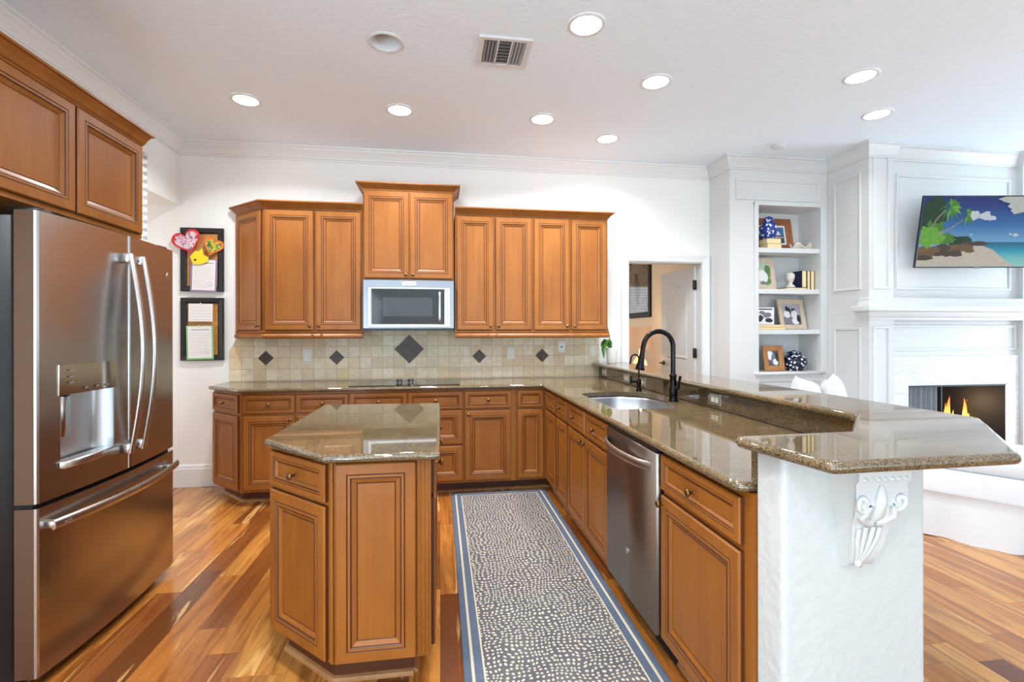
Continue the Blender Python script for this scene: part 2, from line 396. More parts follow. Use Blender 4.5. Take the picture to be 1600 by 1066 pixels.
def thing(name, label, cat, loc=(0, 0, 0), rz=0, group=None, kind=None):
    o = bpy.data.objects.new(name, None); COL.objects.link(o); o.location = loc; o.rotation_euler = (0, 0, rz); o.empty_display_size = .05
    o['label'] = label; o['category'] = cat
    if group: o['group'] = group
    if kind: o['kind'] = kind
    return o
def base_of(o):
    while o.parent: o = o.parent
    return Matrix.Translation(o.location) @ o.rotation_euler.to_matrix().to_4x4()
def part(name, mb, mats, parent, label=None, local=False):
    if not isinstance(mats, (list, tuple)): mats = [mats]
    me = bpy.data.meshes.new(name)
    inv = Matrix.Identity(4) if (local or parent is None) else base_of(parent).inverted()
    me.from_pydata([inv @ v for v in mb.v], [], mb.f)
    for m in mats: me.materials.append(m)
    me.polygons.foreach_set('material_index', mb.m); me.polygons.foreach_set('use_smooth', mb.sm)
    me.update()
    o = bpy.data.objects.new(name, me); COL.objects.link(o)
    if parent: o.parent = parent
    if label: o['label'] = label
    return o
def single(name, mb, mats, label, cat, group=None, kind=None, loc=None):
    if loc is not None:
        for i in range(len(mb.v)): mb.v[i] = mb.v[i] - Vector(loc)
    o = part(name, mb, mats, None); o['label'] = label; o['category'] = cat
    if loc is not None: o.location = loc
    if group: o['group'] = group
    if kind: o['kind'] = kind
    return o
def struct(name, mb, mats, label, cat): return single(name, mb, mats, label, cat, kind='structure')
def dup(o, loc, rz=None, label=None):
    c = o.copy(); COL.objects.link(c); c.location = loc
    if rz is not None: c.rotation_euler = (0, 0, rz)
    if label: c['label'] = label
    for ch in o.children:
        d = ch.copy(); COL.objects.link(d); d.parent = c
        for g in ch.children:
            e = g.copy(); COL.objects.link(e); e.parent = d
    return c
H = 3.024; YW = 4.62; XL = -2.25

# ------------------------------------------------------------------ room shell
struct('floor', MB().box(-4.2, 8.2, FY - .2, 9.0, -.06, 0), FLOOR, 'acacia plank floor running through kitchen and living room', 'floor')
CANX, CANY = -.304, 2.867
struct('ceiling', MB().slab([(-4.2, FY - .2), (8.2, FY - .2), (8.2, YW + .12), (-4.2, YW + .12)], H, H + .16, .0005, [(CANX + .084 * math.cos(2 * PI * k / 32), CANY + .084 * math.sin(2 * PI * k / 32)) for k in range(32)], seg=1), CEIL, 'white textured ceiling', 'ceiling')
mb = MB(); mb.box(-4.2, 1.862, YW, YW + .12, 0, H); mb.box(2.66, 8.2, YW, YW + .12, 0, H); mb.box(1.862, 2.66, YW, YW + .12, 2.062, H)
struct('wall_back', mb, WALL, 'cream white back wall behind the cabinets', 'wall')
mb = MB(); mb.box(XL - .16, XL, FY - .2, -6.6, 0, H); mb.box(XL - .16, XL, -4.2, -3.2, 0, H); mb.box(XL - .16, XL, -.8, 3.3, 0, H)
for a, b in ((-3.2, -.8), (-6.6, -4.2)): mb.box(XL - .16, XL, a, b, 0, .5); mb.box(XL - .16, XL, a, b, 2.6, H)
mb.box(-3.7, XL, 3.3, YW, 2.466, H)
struct('wall_left', mb, WALL, 'white left wall with dropped header over the opening', 'wall')
struct('wall_hall', MB().box(-3.82, -3.7, 3.3, YW, 0, H), WALL, 'white wall of the hall beyond the left opening', 'wall')
mb = MB()
wins = [(.5, 2.7), (3.2, 5.4), (5.9, 7.7)]
xs = [-4.2] + [x for w in wins for x in w] + [8.2]
for i in range(0, len(xs), 2): mb.box(xs[i], xs[i + 1], FY - .12, FY, 0, H)
for a, b in wins: mb.box(a, b, FY - .12, FY, 0, .5); mb.box(a, b, FY - .12, FY, 2.6, H)
struct('wall_front', mb, WALL, 'white wall with three windows behind the camera', 'wall')
mb = MB(); mb.box(8.0, 8.12, FY - .2, 1.1, 0, H); mb.box(8.0, 8.12, 4.1, YW, 0, H); mb.box(8.0, 8.12, 1.1, 4.1, 0, .5); mb.box(8.0, 8.12, 1.1, 4.1, 2.6, H)
struct('wall_right', mb, WALL, 'white right wall of the living room with one window', 'wall')
for i, (a, b) in enumerate(wins):
    mb = MB()
    for x in (a, (a + b) / 2 - .025, b - .05): mb.box(x, x + .05, FY - .10, FY - .04, .5, 2.6)
    for z in (.5, 1.5, 2.55): mb.box(a, b, FY - .10, FY - .04, z, z + .05)
    struct('window_%d' % (i + 1), mb, WHITE, 'white framed window behind the camera, %s' % ['nearest the fridge', 'in the middle', 'nearest the living room'][i], 'window')
mb = MB()
for y in (1.1, 2.575, 4.05): mb.box(8.04, 8.10, y, y + .05, .5, 2.6)
for z in (.5, 1.5, 2.55): mb.box(8.04, 8.10, 1.1, 4.1, z, z + .05)
struct('window_4', mb, WHITE, 'white framed window in the right wall', 'window')
mb = MB()
for y in (-3.2, -2.025, -.85, -6.6, -5.4, -4.25): mb.box(XL - .10, XL - .04, y, y + .05, .5, 2.6)
for z in (.5, 1.5, 2.55): mb.box(XL - .10, XL - .04, -3.2, -.8, z, z + .05); mb.box(XL - .10, XL - .04, -6.6, -4.2, z, z + .05)
struct('window_6', mb, WHITE, 'added white framed window in the left wall behind the camera, for ceiling light', 'window')  # unseen windows added to carry extra ceiling light
# bedroom beyond the doorway
mb = MB(); mb.box(2.95, 3.05, YW + .12, 8.7, 0, 2.8)
struct('wall_bedroom_right', mb, CREAM, 'cream bedroom wall seen through the doorway', 'wall')
mb = MB(); mb.box(.9, 1.5, 8.6, 8.7, 0, 2.8); mb.box(2.35, 2.95, 8.6, 8.7, 0, 2.8); mb.box(1.5, 2.35, 8.6, 8.7, 0, .95); mb.box(1.5, 2.35, 8.6, 8.7, 2.2, 2.8)
struct('wall_bedroom_back', mb, CREAM, 'far wall of the bedroom with a blind covered window', 'wall')
struct('wall_bedroom_left', MB().box(.8, .9, YW + .12, 8.7, 0, 2.8), CREAM, 'left wall of the bedroom', 'wall')
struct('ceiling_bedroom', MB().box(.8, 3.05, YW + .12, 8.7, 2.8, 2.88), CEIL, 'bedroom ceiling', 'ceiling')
BLINDLIT = plain('daylit_blind', (.8, .8, .8), .6, emit=(.85, .93, 1), estr=1.0)
mb = MB()
for k in range(24): mb.box(1.52, 2.33, 8.61, 8.64, .97 + k * .051, .97 + k * .051 + .036)
struct('window_5', mb, BLINDLIT, 'bedroom window covered by white horizontal blinds', 'window')

# crown moulding, baseboards, casing
def crown_prof(z, d=.085, h=.118):
    return [(0, z - h), (.012, z - h), (.014, z - h + .012), (.022, z - h + .018), (.026, z - h + .03), (.05, z - .05), (.066, z - .032), (.07, z - .022), (d, z - .018), (d, z - .001), (0, z - .001)]
CP = crown_prof(H)
struct('trim_1', MB().sweep(CP, [(2.741, YW), (XL, YW), (XL, FY)]), TRIM, 'white crown moulding along back and left kitchen walls', 'crown moulding')
struct('trim_2', MB().sweep(CP, [(4.04, 3.80), (3.785, 3.80), (3.785, 4.27), (2.741, 4.27), (2.741, YW)]), WHITE, 'white crown moulding around the bookcase and left fireplace pilaster', 'crown moulding')
struct('trim_3', MB().sweep(CP, [(5.68, 4.6), (5.68, 3.80), (5.43, 3.80), (5.43, 3.852), (4.04, 3.852)]), WHITE, 'white crown moulding over the fireplace centre', 'crown moulding')
BP = [(0, 0), (.016, 0), (.016, .155), (.012, .165), (.012, .178), (.006, .192), (0, .195)]
struct('baseboard_back', MB().sweep(BP, [(-1.86, YW), (-3.7, YW)]), TRIM, 'tall white baseboard beside the base cabinets', 'baseboard')
struct('baseboard_back_door', MB().sweep(BP, [(1.785, YW), (1.705, YW)]), WHITE, 'white baseboard left of the doorway', 'baseboard')
struct('baseboard_right', MB().sweep(BP, [(8, FY), (8, YW)]), WHITE, 'white baseboard on the right wall', 'baseboard')
def casing_prof(w=.078): return [(0, 0), (w, 0), (w, .02), (w - .012, .024), (.02, .014), (.008, .016), (0, .012)]
def casing(x0, x1, z1, y, w=.078):
    mb = MB()
    prof = casing_prof(w); path = [(x0, 0), (x0, z1), (x1, z1), (x1, 0)]; n = len(path); vs = []
    for i, (px, pz) in enumerate(path):
        sx = -1 if i in (0, 1) else 1; sz = 1 if i in (1, 2) else 0
        for o, t in prof: vs.append((px + sx * o, y - t, pz + sz * o))
    k = len(prof); fs = []
    for i in range(3):
        for q in range(k): fs.append((i * k + q, i * k + (q + 1) % k, (i + 1) * k + (q + 1) % k, (i + 1) * k + q))
    return mb.add(vs, fs)
struct('trim_4', casing(1.866, 2.656, 2.06, YW - .001), TRIM, 'white casing around the bedroom doorway', 'door casing')
mb = MB(); mb.box(1.862, 1.874, YW, YW + .12, 0, 2.062); mb.box(2.648, 2.66, YW, YW + .12, 0, 2.062); mb.box(1.874, 2.648, YW, YW + .12, 2.05, 2.062)
struct('trim_5', mb, WHITE, 'white jamb lining of the bedroom doorway', 'door jamb')

# bedroom door leaf swung open 90 degrees (leaf plane X = const, facing -X)
d = thing('door_1', 'open white bedroom door with arched panel and black lever handle', 'door', (2.645, 4.72, .012), kind='structure')
DX = 2.628
part('door_leaf', MB().box(DX, DX + .035, 4.722, 5.482, .012, 2.035), WHITE, d)
def arch_panel(y0, y1, z0, z1, rise, x):
    pts = [(y0, z0), (y1, z0)]
    for k in range(13):
        t = k / 12; y = y1 + (y0 - y1) * t; pts.append((y, z1 + rise * math.sin(PI * t) ** 2))
    pts2 = inset(pts, .02); pts3 = inset(pts, .045); mb = MB(); vs = [(x, a, b) for a, b in pts] + [(x - .010, a, b) for a, b in pts2] + [(x - .003, a, b) for a, b in pts3]; n = len(pts)
    fs = [(k * n + i, k * n + (i + 1) % n, (k + 1) * n + (i + 1) % n, (k + 1) * n + i) for k in (0, 1) for i in range(n)]
    mb.add(vs, [f[::-1] for f in fs]); mb.add(vs[2 * n:], [tuple(t) for t in tessellate_polygon([[Vector(p) for p in vs[2 * n:]]])]); return mb
part('arched_panel', arch_panel(4.86, 5.34, 1.05, 1.76, .12, DX), WHITE, d)
part('lower_panel', arch_panel(4.86, 5.34, .22, .86, .0, DX), WHITE, d)
mb = MB(); mb.lathe([(.028, 0), (.028, .008)], (DX, 5.42, .985), (-1, 0, 0), 16); mb.tube([(DX, 5.42, .985), (DX - .045, 5.42, .985)], .009); mb.tube([(DX - .045, 5.425, .985), (DX - .045, 5.33, .985)], .009)
part('lever_handle', mb, BLACKM, d, 'black lever handle')
for z in (1.84, 1.13, .25): part('hinge', MB().rbox(DX - .012, DX + .012, 4.70, 4.735, z - .05, z + .05, .004), BLACKM, d, 'black hinge')

# bedroom picture, lamp and nightstand
def picture_x(name, label, x, y0, y1, z0, z1, fw, fm, mm, im, cat='picture', dpt=.03, group=None):
    p = thing(name, label, cat, (x, (y0 + y1) / 2, z0), group=group)
    part('frame', frame_mb((x, y1, z0), (0, -1, 0), (0, 0, 1), (-1, 0, 0), y1 - y0, z1 - z0, fw, dpt), fm, p)
    part('print', MB().rings((x - .004, y1 - fw, z0 + fw), (0, -1, 0), (0, 0, 1), (-1, 0, 0), y1 - y0 - 2 * fw, z1 - z0 - 2 * fw, [(0, 0), (0, .004)]), im, p); return p
def frame_mb(O, U, W, N, w, h, fw, d):
    mb = MB(); O, U, W, N = map(Vector, (O, U, W, N)); prof = [(0, 0), (0, d * .8), (fw * .12, d), (fw * .75, d * .85), (fw, d * .55), (fw, .002)]
    vs = []; fs = []
    for ins, z in prof:
        for a, b in ((ins, ins), (w - ins, ins), (w - ins, h - ins), (ins, h - ins)): vs.append(O + U * a + W * b + N * z)
    k = len(prof)
    for q in range(k):
        for i in range(4):
            j = (i + 1) % 4; fs.append((q * 4 + i, q * 4 + j, ((q + 1) % k) * 4 + j, ((q + 1) % k) * 4 + i))
    return mb.add(vs, fs)
ART = photo_mat('botanical_print', [(120, 116, 104), (216, 208, 190), (226, 219, 202), (230, 224, 208)], 6, 2.0)
p = picture_x('picture', 'dark framed botanical print on the bedroom wall beyond the doorway', 2.949, 6.455, 7.35, 1.56, 2.46, .075, BLACKM, None, ART)
mb = MB()
for dy, a in ((0, .5), (.06, .2), (-.07, .75), (.03, -.3)):
    mb.tube([(2.937, 6.92 + dy * .2, 1.75), (2.937, 6.92 + dy, 1.98), (2.937, 6.92 + dy + a * .12, 2.22)], [.006, .012, .022], 6, flat=.3)
part('plant_drawing', mb, plain('sketch_olive', lin((96, 92, 70)), .6), p)
part('glazing', MB().box(2.925, 2.928, 6.53, 7.275, 1.635, 2.385), None or plain('picture_glass', (1, 1, 1), .02, 0, .5), p)
gm = bpy.data.materials['picture_glass']; gm.node_tree.nodes['Principled BSDF'].inputs['Transmission Weight'].default_value = 1.0
n = thing('nightstand', 'brown nightstand under the glowing lamp in the bedroom', 'nightstand', (2.6, 6.0, 0))
part('cabinet_body', MB().box(2.32, 2.93, 5.72, 6.28, .08, .70), WALNUTF, n); part('top', MB().rbox(2.30, 2.94, 5.70, 6.30, .70, .73, .008), WALNUTF, n)
for x in (2.35, 2.86):
    for y in (5.75, 6.2): part('leg', MB().box(x, x + .05, y, y + .05, 0, .08), WALNUTF, n)
l = thing('table_lamp', 'glowing table lamp with pink drum shade seen through the doorway', 'lamp', (2.58, 6.0, .73))
part('lamp_base', MB().lathe([(.07, .73), (.075, .745), (.05, .76), (.085, .82), (.10, .88), (.085, .96), (.04, 1.03), (.015, 1.06), (.012, 1.17)], (2.58, 6.0, 0)), plain('lit_glass_base', lin((250, 214, 160)), .4, emit=lin((255, 206, 140)), estr=1.0), l)
part('lamp_shade', MB().lathe([(.165, 1.13), (.15, 1.41)], (2.58, 6.0, 0), n=28, caps=False), SHADE, l)
def plight(name, loc, w, col, r=.03, parent=None):
    dl = bpy.data.lights.new(name, 'POINT'); dl.energy = w; dl.color = col; dl.shadow_soft_size = r
    o = bpy.data.objects.new(name, dl); COL.objects.link(o)
    if parent: o.parent = parent; o.location = Vector(loc) - parent.location
    else: o.location = loc
    return o
plight('lamp_bulb', (2.58, 6.0, 1.455), 3.2, (1, .80, .56), .03, l)
plight('lamp_bulb', (2.58, 5.82, 1.0), 1.5, (1, .80, .56), .03, l)

# ------------------------------------------------------------------ cabinetry
UX, UZ = (1, 0, 0), (0, 0, 1)
DOORP = [(0, 0), (0, .013), (.005, .019), (.042, .019), (.0445, .0165), (.047, .0185), (.056, .0185), (.060, .0145), (.063, .0145), (.078, .0068), (.081, .0058), (.083, .0075), (.11, .0075)]
DOORM = [1, 0, 0, 1, 1, 2, 1, 1, 0, 1, 1, 0, 0]
def door_prof(w, h):
    k = min(1.0, min(w, h) / 2 / .128)
    return [(i * k, z) for i, z in DOORP]
def knob_mb(mb, p, N):
    return mb.lathe([(.007, 0), (.0055, .004), (.005, .014), (.009, .018), (.0145, .023), (.0145, .027), (.010, .031), (.0001, .0325)], p, N, 14)
class Face:
    """a vertical cabinet front: origin (x, y), direction U along it, outward N"""
    def __init__(s, org, U, N): s.o = Vector((*org, 0)); s.U = Vector((*U, 0)).normalized(); s.N = Vector((*N, 0)).normalized()
    def door(s, root, u0, u1, z0, z1, knob=None, name='door'):
        O = s.o + s.U * u0 + V(0, 0, z0); w, h = u1 - u0, z1 - z0
        d = part(name, MB().rings(O, s.U, UZ, s.N, w, h, door_prof(w, h), DOORM), [CAB, GLAZE, BEAD], root)
        if knob:
            kx, kz = knob; part('knob', knob_mb(MB(), s.o + s.U * kx + V(0, 0, kz) + s.N * .0185, s.N), KNOB, d, 'round antique brass knob')
        return d
    def drawer(s, root, u0, u1, z0, z1, knob=True, name='drawer_front'):
        return s.door(root, u0, u1, z0, z1, ((u0 + u1) / 2, (z0 + z1) / 2) if knob else None, name)
WCROWN = lambda z0, z1, p: [(0, z0), (.004, z0), (.006, z0 + .008), (.012, z0 + .014), (p * .45, z0 + (z1 - z0) * .5), (p * .7, z1 - .018), (p * .74, z1 - .013), (p, z1 - .011), (p, z1), (0, z1)]
RAIL = [(-.02, 1.300), (.006, 1.300), (.016, 1.309), (.018, 1.325), (.008, 1.338), (.004, 1.345), (.010, 1.352), (.010, 1.362), (0, 1.368), (-.02, 1.368)]
Fb = Face((0, 4.29), (1, 0), (0, -1))     # upper fronts
# left angled upper
P, Q = Vector((-1.772, 4.585)), Vector((-1.452, 4.29)); dv = (Q - P).normalized(); nv = V(dv.y, -dv.x)
c = thing('wall_cabinet', 'narrow angled upper cabinet at the left end of the run', 'cabinet', (-1.6, 4.618, 1.3), group='upper kitchen cabinets')
part('carcass', MB().prism([(-1.772, 4.618), (-1.772, 4.585), (-1.452, 4.29), (-1.448, 4.29), (-1.448, 4.618)], 1.365, 2.40), CAB, c)
Fa = Face(P, dv, nv); La = (Q - P).length
Fa.door(c, .018, La - .018, 1.372, 2.372, (La - .045, 1.405))
part('crown', MB().sweep(WCROWN(2.385, 2.446, .055), [(-1.448, 4.29), (-1.452, 4.29), (-1.772, 4.585), (-1.772, 4.618)]), CAB, c)
part('light_rail', MB().sweep(RAIL, [(-1.448, 4.29), (-1.452, 4.29), (-1.772, 4.585), (-1.772, 4.618)]), CAB, c)
def upper(x0, x1, doors, label, z0=1.365, z1=2.40, dz=(1.372, 2.372), cz=(2.385, 2.446), yf=4.29, ends=(0, 0), rail=True, knobz=1.405):
    c = thing('wall_cabinet', label, 'cabinet', ((x0 + x1) / 2, 4.618, z0), group='upper kitchen cabinets')
    part('carcass', MB().box(x0, x1, yf, 4.618, z0, z1), CAB, c)
    F = Face((0, yf), (1, 0), (0, -1))
    for a, b, side in doors: F.door(c, a, b, *dz, ((b - .026) if side == 'r' else (a + .026), knobz))
    path = [(x1, yf), (x0, yf)]
    if ends[0]: path.append((x0, 4.617))
    if ends[1]: path.insert(0, (x1, 4.617))
    part('crown', MB().sweep(WCROWN(*cz, .055), path), CAB, c)
    if rail: part('light_rail', MB().sweep(RAIL, path), CAB, c)
    return c
upper(-1.446, -.650, [(-1.432, -1.050, 'r'), (-1.030, -.664, 'l')], 'two door upper cabinet left of the microwave')
upper(-.646, .122, [(-.637, -.262, 'r'), (-.252, .113, 'l')], 'taller two door upper cabinet above the microwave', 1.80, 2.585, (1.815, 2.555), (2.568, 2.626), 4.27, (1, 1), False, 1.845)
upper(.132, .829, [(.149, .470, 'r'), (.491, .816, 'l')], 'two door upper cabinet directly right of the microwave')
upper(.831, 1.530, [(.840, 1.166, 'r'), (1.186, 1.516, 'l')], 'two door upper cabinet at the right end of the run', ends=(0, 1))

BZ0, BZ1 = .105, .884
def base(label, loc, poly, toe, name='base_cabinet'):
    c = thing(name, label, 'cabinet', loc, group='lower kitchen cabinets')
    part('carcass', MB().prism(poly, BZ0, BZ1 - .001), CAB, c)
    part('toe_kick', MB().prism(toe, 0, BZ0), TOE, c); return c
YB = 4.03; YT = 4.15
Fk = Face((0, YB), (1, 0), (0, -1))
P, Q = Vector((-1.842, 4.312)), Vector((-1.532, YB)); dv = (Q - P).normalized(); nv = V(dv.y, -dv.x); La = (Q - P).length
c = base('angled base cabinet at the left end of the counter', (-1.6, 4.4, 0), [(-1.842, 4.616), (-1.842, 4.312), (-1.532, YB), (-1.516, YB), (-1.516, 4.616)], [(-1.80, 4.616), (-1.80, 4.41), (-1.555, YT), (-1.516, YT), (-1.516, 4.616)])
Fa = Face(P, dv, nv); Fa.drawer(c, .015, La - .015, .722, .862); Fa.door(c, .015, La - .015, .125, .70)
QR = [(0, 0), (.018, 0), (.017, .008), (.012, .015), (0, .019)]
part('shoe_moulding', MB().sweep(QR, [(-1.516, YT), (-1.555, YT), (-1.80, 4.41), (-1.80, 4.6)]), PALEWOOD, c)
def bcab(x0, x1, label):
    c = base(label, ((x0 + x1) / 2, 4.4, 0), [(x0, YB), (x1, YB), (x1, 4.616), (x0, 4.616)], [(x0, YT), (x1, YT), (x1, 4.616), (x0, 4.616)])
    part('shoe_moulding', MB().sweep(QR, [(x1, YT), (x0, YT)]), PALEWOOD, c); return c
c = bcab(-1.514, -.717, 'two door base cabinet left of the cooktop')
for a, b, k in ((-1.508, -1.128, -1.154), (-1.112, -.724, -1.086)): Fk.drawer(c, a, b, .722, .862); Fk.door(c, a, b, .125, .70, (k, .67))
c = bcab(-.715, .194, 'drawer base cabinet under the cooktop behind the island')
for a, b in ((-.708, -.266), (-.253, .184)): Fk.drawer(c, a, b, .722, .862); Fk.drawer(c, a, b, .430, .710); Fk.drawer(c, a, b, .128, .415)
c = bcab(.196, .633, 'single door base cabinet right of the cooktop drawers')
Fk.drawer(c, .205, .588, .722, .862); Fk.door(c, .205, .588, .125, .70, (.232, .672))
XB = .895; XT = .968
Fp = Face((XB, 4.62), (0, -1), (-1, 0)); py = lambda y: 4.62 - y
c = base('corner base cabinet where the two counters meet', (.9, 4.3, 0), [(.635, YB), (XB, YB), (XB, 3.625), (1.54, 3.625), (1.54, 4.616), (.635, 4.616)], [(.635, YT), (XT, YT), (XT, 3.625), (1.54, 3.625), (1.54, 4.616), (.635, 4.616)])
Fk.drawer(c, .645, .868, .722, .862, False); Fk.door(c, .645, .868, .125, .70)
Fp.drawer(c, py(4.00), py(3.65), .722, .862, False); Fp.door(c, py(4.00), py(3.65), .125, .70)
part('shoe_moulding', MB().sweep(QR, [(XT, 3.625), (XT, YT), (.635, YT)]), PALEWOOD, c)
def pcab(y0, y1, label):
    c = base(label, (1.2, (y0 + y1) / 2, 0), [(XB, y0), (1.56, y0), (1.56, y1), (XB, y1)], [(XT, y0), (1.56, y0), (1.56, y1), (XT, y1)])
    part('shoe_moulding', MB().sweep(QR, [(XT, y0), (XT, y1)]), PALEWOOD, c); return c
c = thing('base_cabinet', 'narrow base cabinet between the corner and the sink cabinet', 'cabinet', (1.2, 3.45, 0), group='lower kitchen cabinets')
part('carcass', MB().box(XB, 1.555, 3.292, 3.623, BZ0, .69), CAB, c)
part('face_frame', MB().box(XB, .952, 3.292, 3.623, .69, BZ1 - .001), CAB, c)
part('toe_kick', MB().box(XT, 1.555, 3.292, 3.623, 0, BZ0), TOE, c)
part('shoe_moulding', MB().sweep(QR, [(XT, 3.292), (XT, 3.623)]), PALEWOOD, c)
Fp.drawer(c, py(3.605), py(3.312), .722, .862); Fp.door(c, py(3.605), py(3.312), .125, .70)
c = thing('base_cabinet', 'sink base cabinet with two doors left of the dishwasher', 'cabinet', (1.2, 2.9, 0), group='lower kitchen cabinets')
part('carcass', MB().box(XB, 1.555, 2.446, 3.290, BZ0, .69), CAB, c)
part('false_front_rail', MB().box(XB, .952, 2.446, 3.290, .69, BZ1 - .001), CAB, c)
part('toe_kick', MB().box(XT, 1.56, 2.446, 3.290, 0, BZ0), TOE, c)
part('shoe_moulding', MB().sweep(QR, [(XT, 2.446), (XT, 3.290)]), PALEWOOD, c)
for a, b, k in ((3.275, 2.885, 2.912), (2.868, 2.462, 2.842)): Fp.drawer(c, py(a), py(b), .722, .862); Fp.door(c, py(a), py(b), .125, .70, (py(k), .672))
c = base('end base cabinet between the dishwasher and the white column', (1.1, 1.56, 0), [(XB, 1.279), (1.24, 1.279), (1.556, 1.612), (1.556, 1.846), (XB, 1.846)], [(XT, 1.279), (1.24, 1.279), (1.556, 1.612), (1.556, 1.846), (XT, 1.846)])
part('shoe_moulding', MB().sweep(QR, [(XT, 1.279), (XT, 1.846)]), PALEWOOD, c)
Fp.drawer(c, py(1.838), py(1.322), .722, .862); Fp.door(c, py(1.838), py(1.322), .125, .70, (py(1.812), .672))
# dishwasher
d = thing('dishwasher', 'stainless dishwasher set into the peninsula', 'dishwasher', (1.2, 2.15, 0))
part('tub', MB().box(XB + .01, 1.55, 1.850, 2.442, .10, .882), GAP, d)
part('door_panel', MB().slab([(XB - .032, 1.858), (XB + .01, 1.858), (XB + .01, 2.434), (XB - .032, 2.434)], .118, .862, .006), steel('slate_steel_door', lin((142, 130, 121)), .36), d)
part('control_strip', MB().box(XB - .025, XB + .01, 1.862, 2.430, .863, .880), BLACK, d)
part('kick_panel', MB().box(XB + .05, XB + .06, 1.852, 2.440, 0, .10), GAP, d)
pts = [(XB - .034 - .056 * math.sin(PI * k / 16) ** .55, 1.888 + k * (.52 / 16), .800) for k in range(17)]
h = part('handle', MB().tube(pts, .019, 10, flat=.5, upv=(0, 0, 1)), plain('satin_taupe_steel', lin((176, 164, 154)), .34, 1.0), d, 'bowed bright steel handle')
part('badge', MB().lathe([(.014, 0), (.014, .003)], (XB - .032, 2.15, .335), (-1, 0, 0), 16), CHROME, d, 'small round metal badge')

# ------------------------------------------------------------------ counters
sink_hole = round_poly([(.985, 2.62), (1.345, 2.62), (1.408, 2.84), (1.50, 3.06), (1.465, 3.30), (1.28, 3.415), (.985, 3.36)], [.08, .06, .12, .12, .14, .14, .12], 6)
outer = [(-1.875, 4.617), (-1.875, 4.285), (-1.535, 3.987), (.85, 3.987), (.85, 1.29), (1.262, 1.29), (1.558, 1.592), (1.558, 4.617)]
single('countertop', MB().slab(round_poly(outer, [0, .02, .05, .015, .045, 0, 0, 0], 4), .8845, .914, .0147, sink_hole, seg=4), GRANITE, 'L shaped brown granite countertop around the sink and cooktop', 'countertop')
single('bar_top', MB().slab(round_poly([(.836, 1.300), (.894, .992), (1.43, 1.0), (1.875, 1.435), (1.835, 4.609), (1.478, 4.609), (1.508, 1.572), (1.238, 1.312)], [.03, .03, .04, .06, 0, 0, .01, .01], 4), 1.021, 1.052, .0153, seg=4), GRANITE, 'raised granite bar top on the white half wall', 'countertop')
KW = [(.900, 1.165), (1.331, 1.165), (1.70, 1.535), (1.70, 4.618), (1.58, 4.618), (1.58, 1.592), (1.272, 1.276), (.900, 1.276)]
struct('wall_peninsula', MB().prism(round_poly(KW, [.018, .018, .0, 0, 0, 0, 0, .012], 4), 0, 1.0205), TEXWALL, 'textured white half wall and column carrying the bar', 'wall')
SPL = [(.899, 1.277), (1.2715, 1.277), (1.5785, 1.5925), (1.5785, 4.617), (1.5595, 4.617), (1.5595, 1.600), (1.263, 1.2955), (.899, 1.2955)]
single('granite_splash', MB().prism(SPL, .9145, 1.0205), GRANITE, 'granite splash strip below the raised bar', 'backsplash')
# tile backsplash
t = thing('tile_backsplash', 'tumbled stone tile backsplash with dark diamond insets', 'backsplash', (0, 4.619, .9145))
vs = [(-1.843, .9145), (1.558, .9145), (1.558, 1.40), (-1.72, 1.40), (-1.843, 1.19)]
tvs = [(x, 4.611, z) for x, z in vs] + [(x, 4.6185, z) for x, z in vs]; n_ = len(vs)
part('tile_field', MB().add(tvs, [tuple(range(n_)), tuple(range(2 * n_ - 1, n_ - 1, -1))] + [(i, n_ + i, n_ + (i + 1) % n_, (i + 1) % n_) for i in range(n_)]), TILE, t)
for x, z, r in ((-1.539, 1.122, .066), (-.931, 1.122, .066), (-.281, 1.195, .136), (.372, 1.122, .066), (.982, 1.124, .066)):
    O = V(x, 4.611, z - r); u = V(.7071, 0, .7071); w = V(-.7071, 0, .7071)
    mb = MB()
    s_ = r * 1.4142
    if r > .1:
        for a in (0, 1):
            for b in (0, 1): mb.rings(O + u * (a * s_ / 2 + .001) + w * (b * s_ / 2 + .001), u, w, (0, -1, 0), s_ / 2 - .002, s_ / 2 - .002, [(0, 0), (0, .004), (.002, .006)])
    else: mb.rings(O, u, w, (0, -1, 0), s_, s_, [(0, 0), (0, .004), (.002, .006)])
    part('diamond_inset', mb, DIAM, t, 'large dark diamond inset above the cooktop' if r > .1 else 'small dark diamond inset')
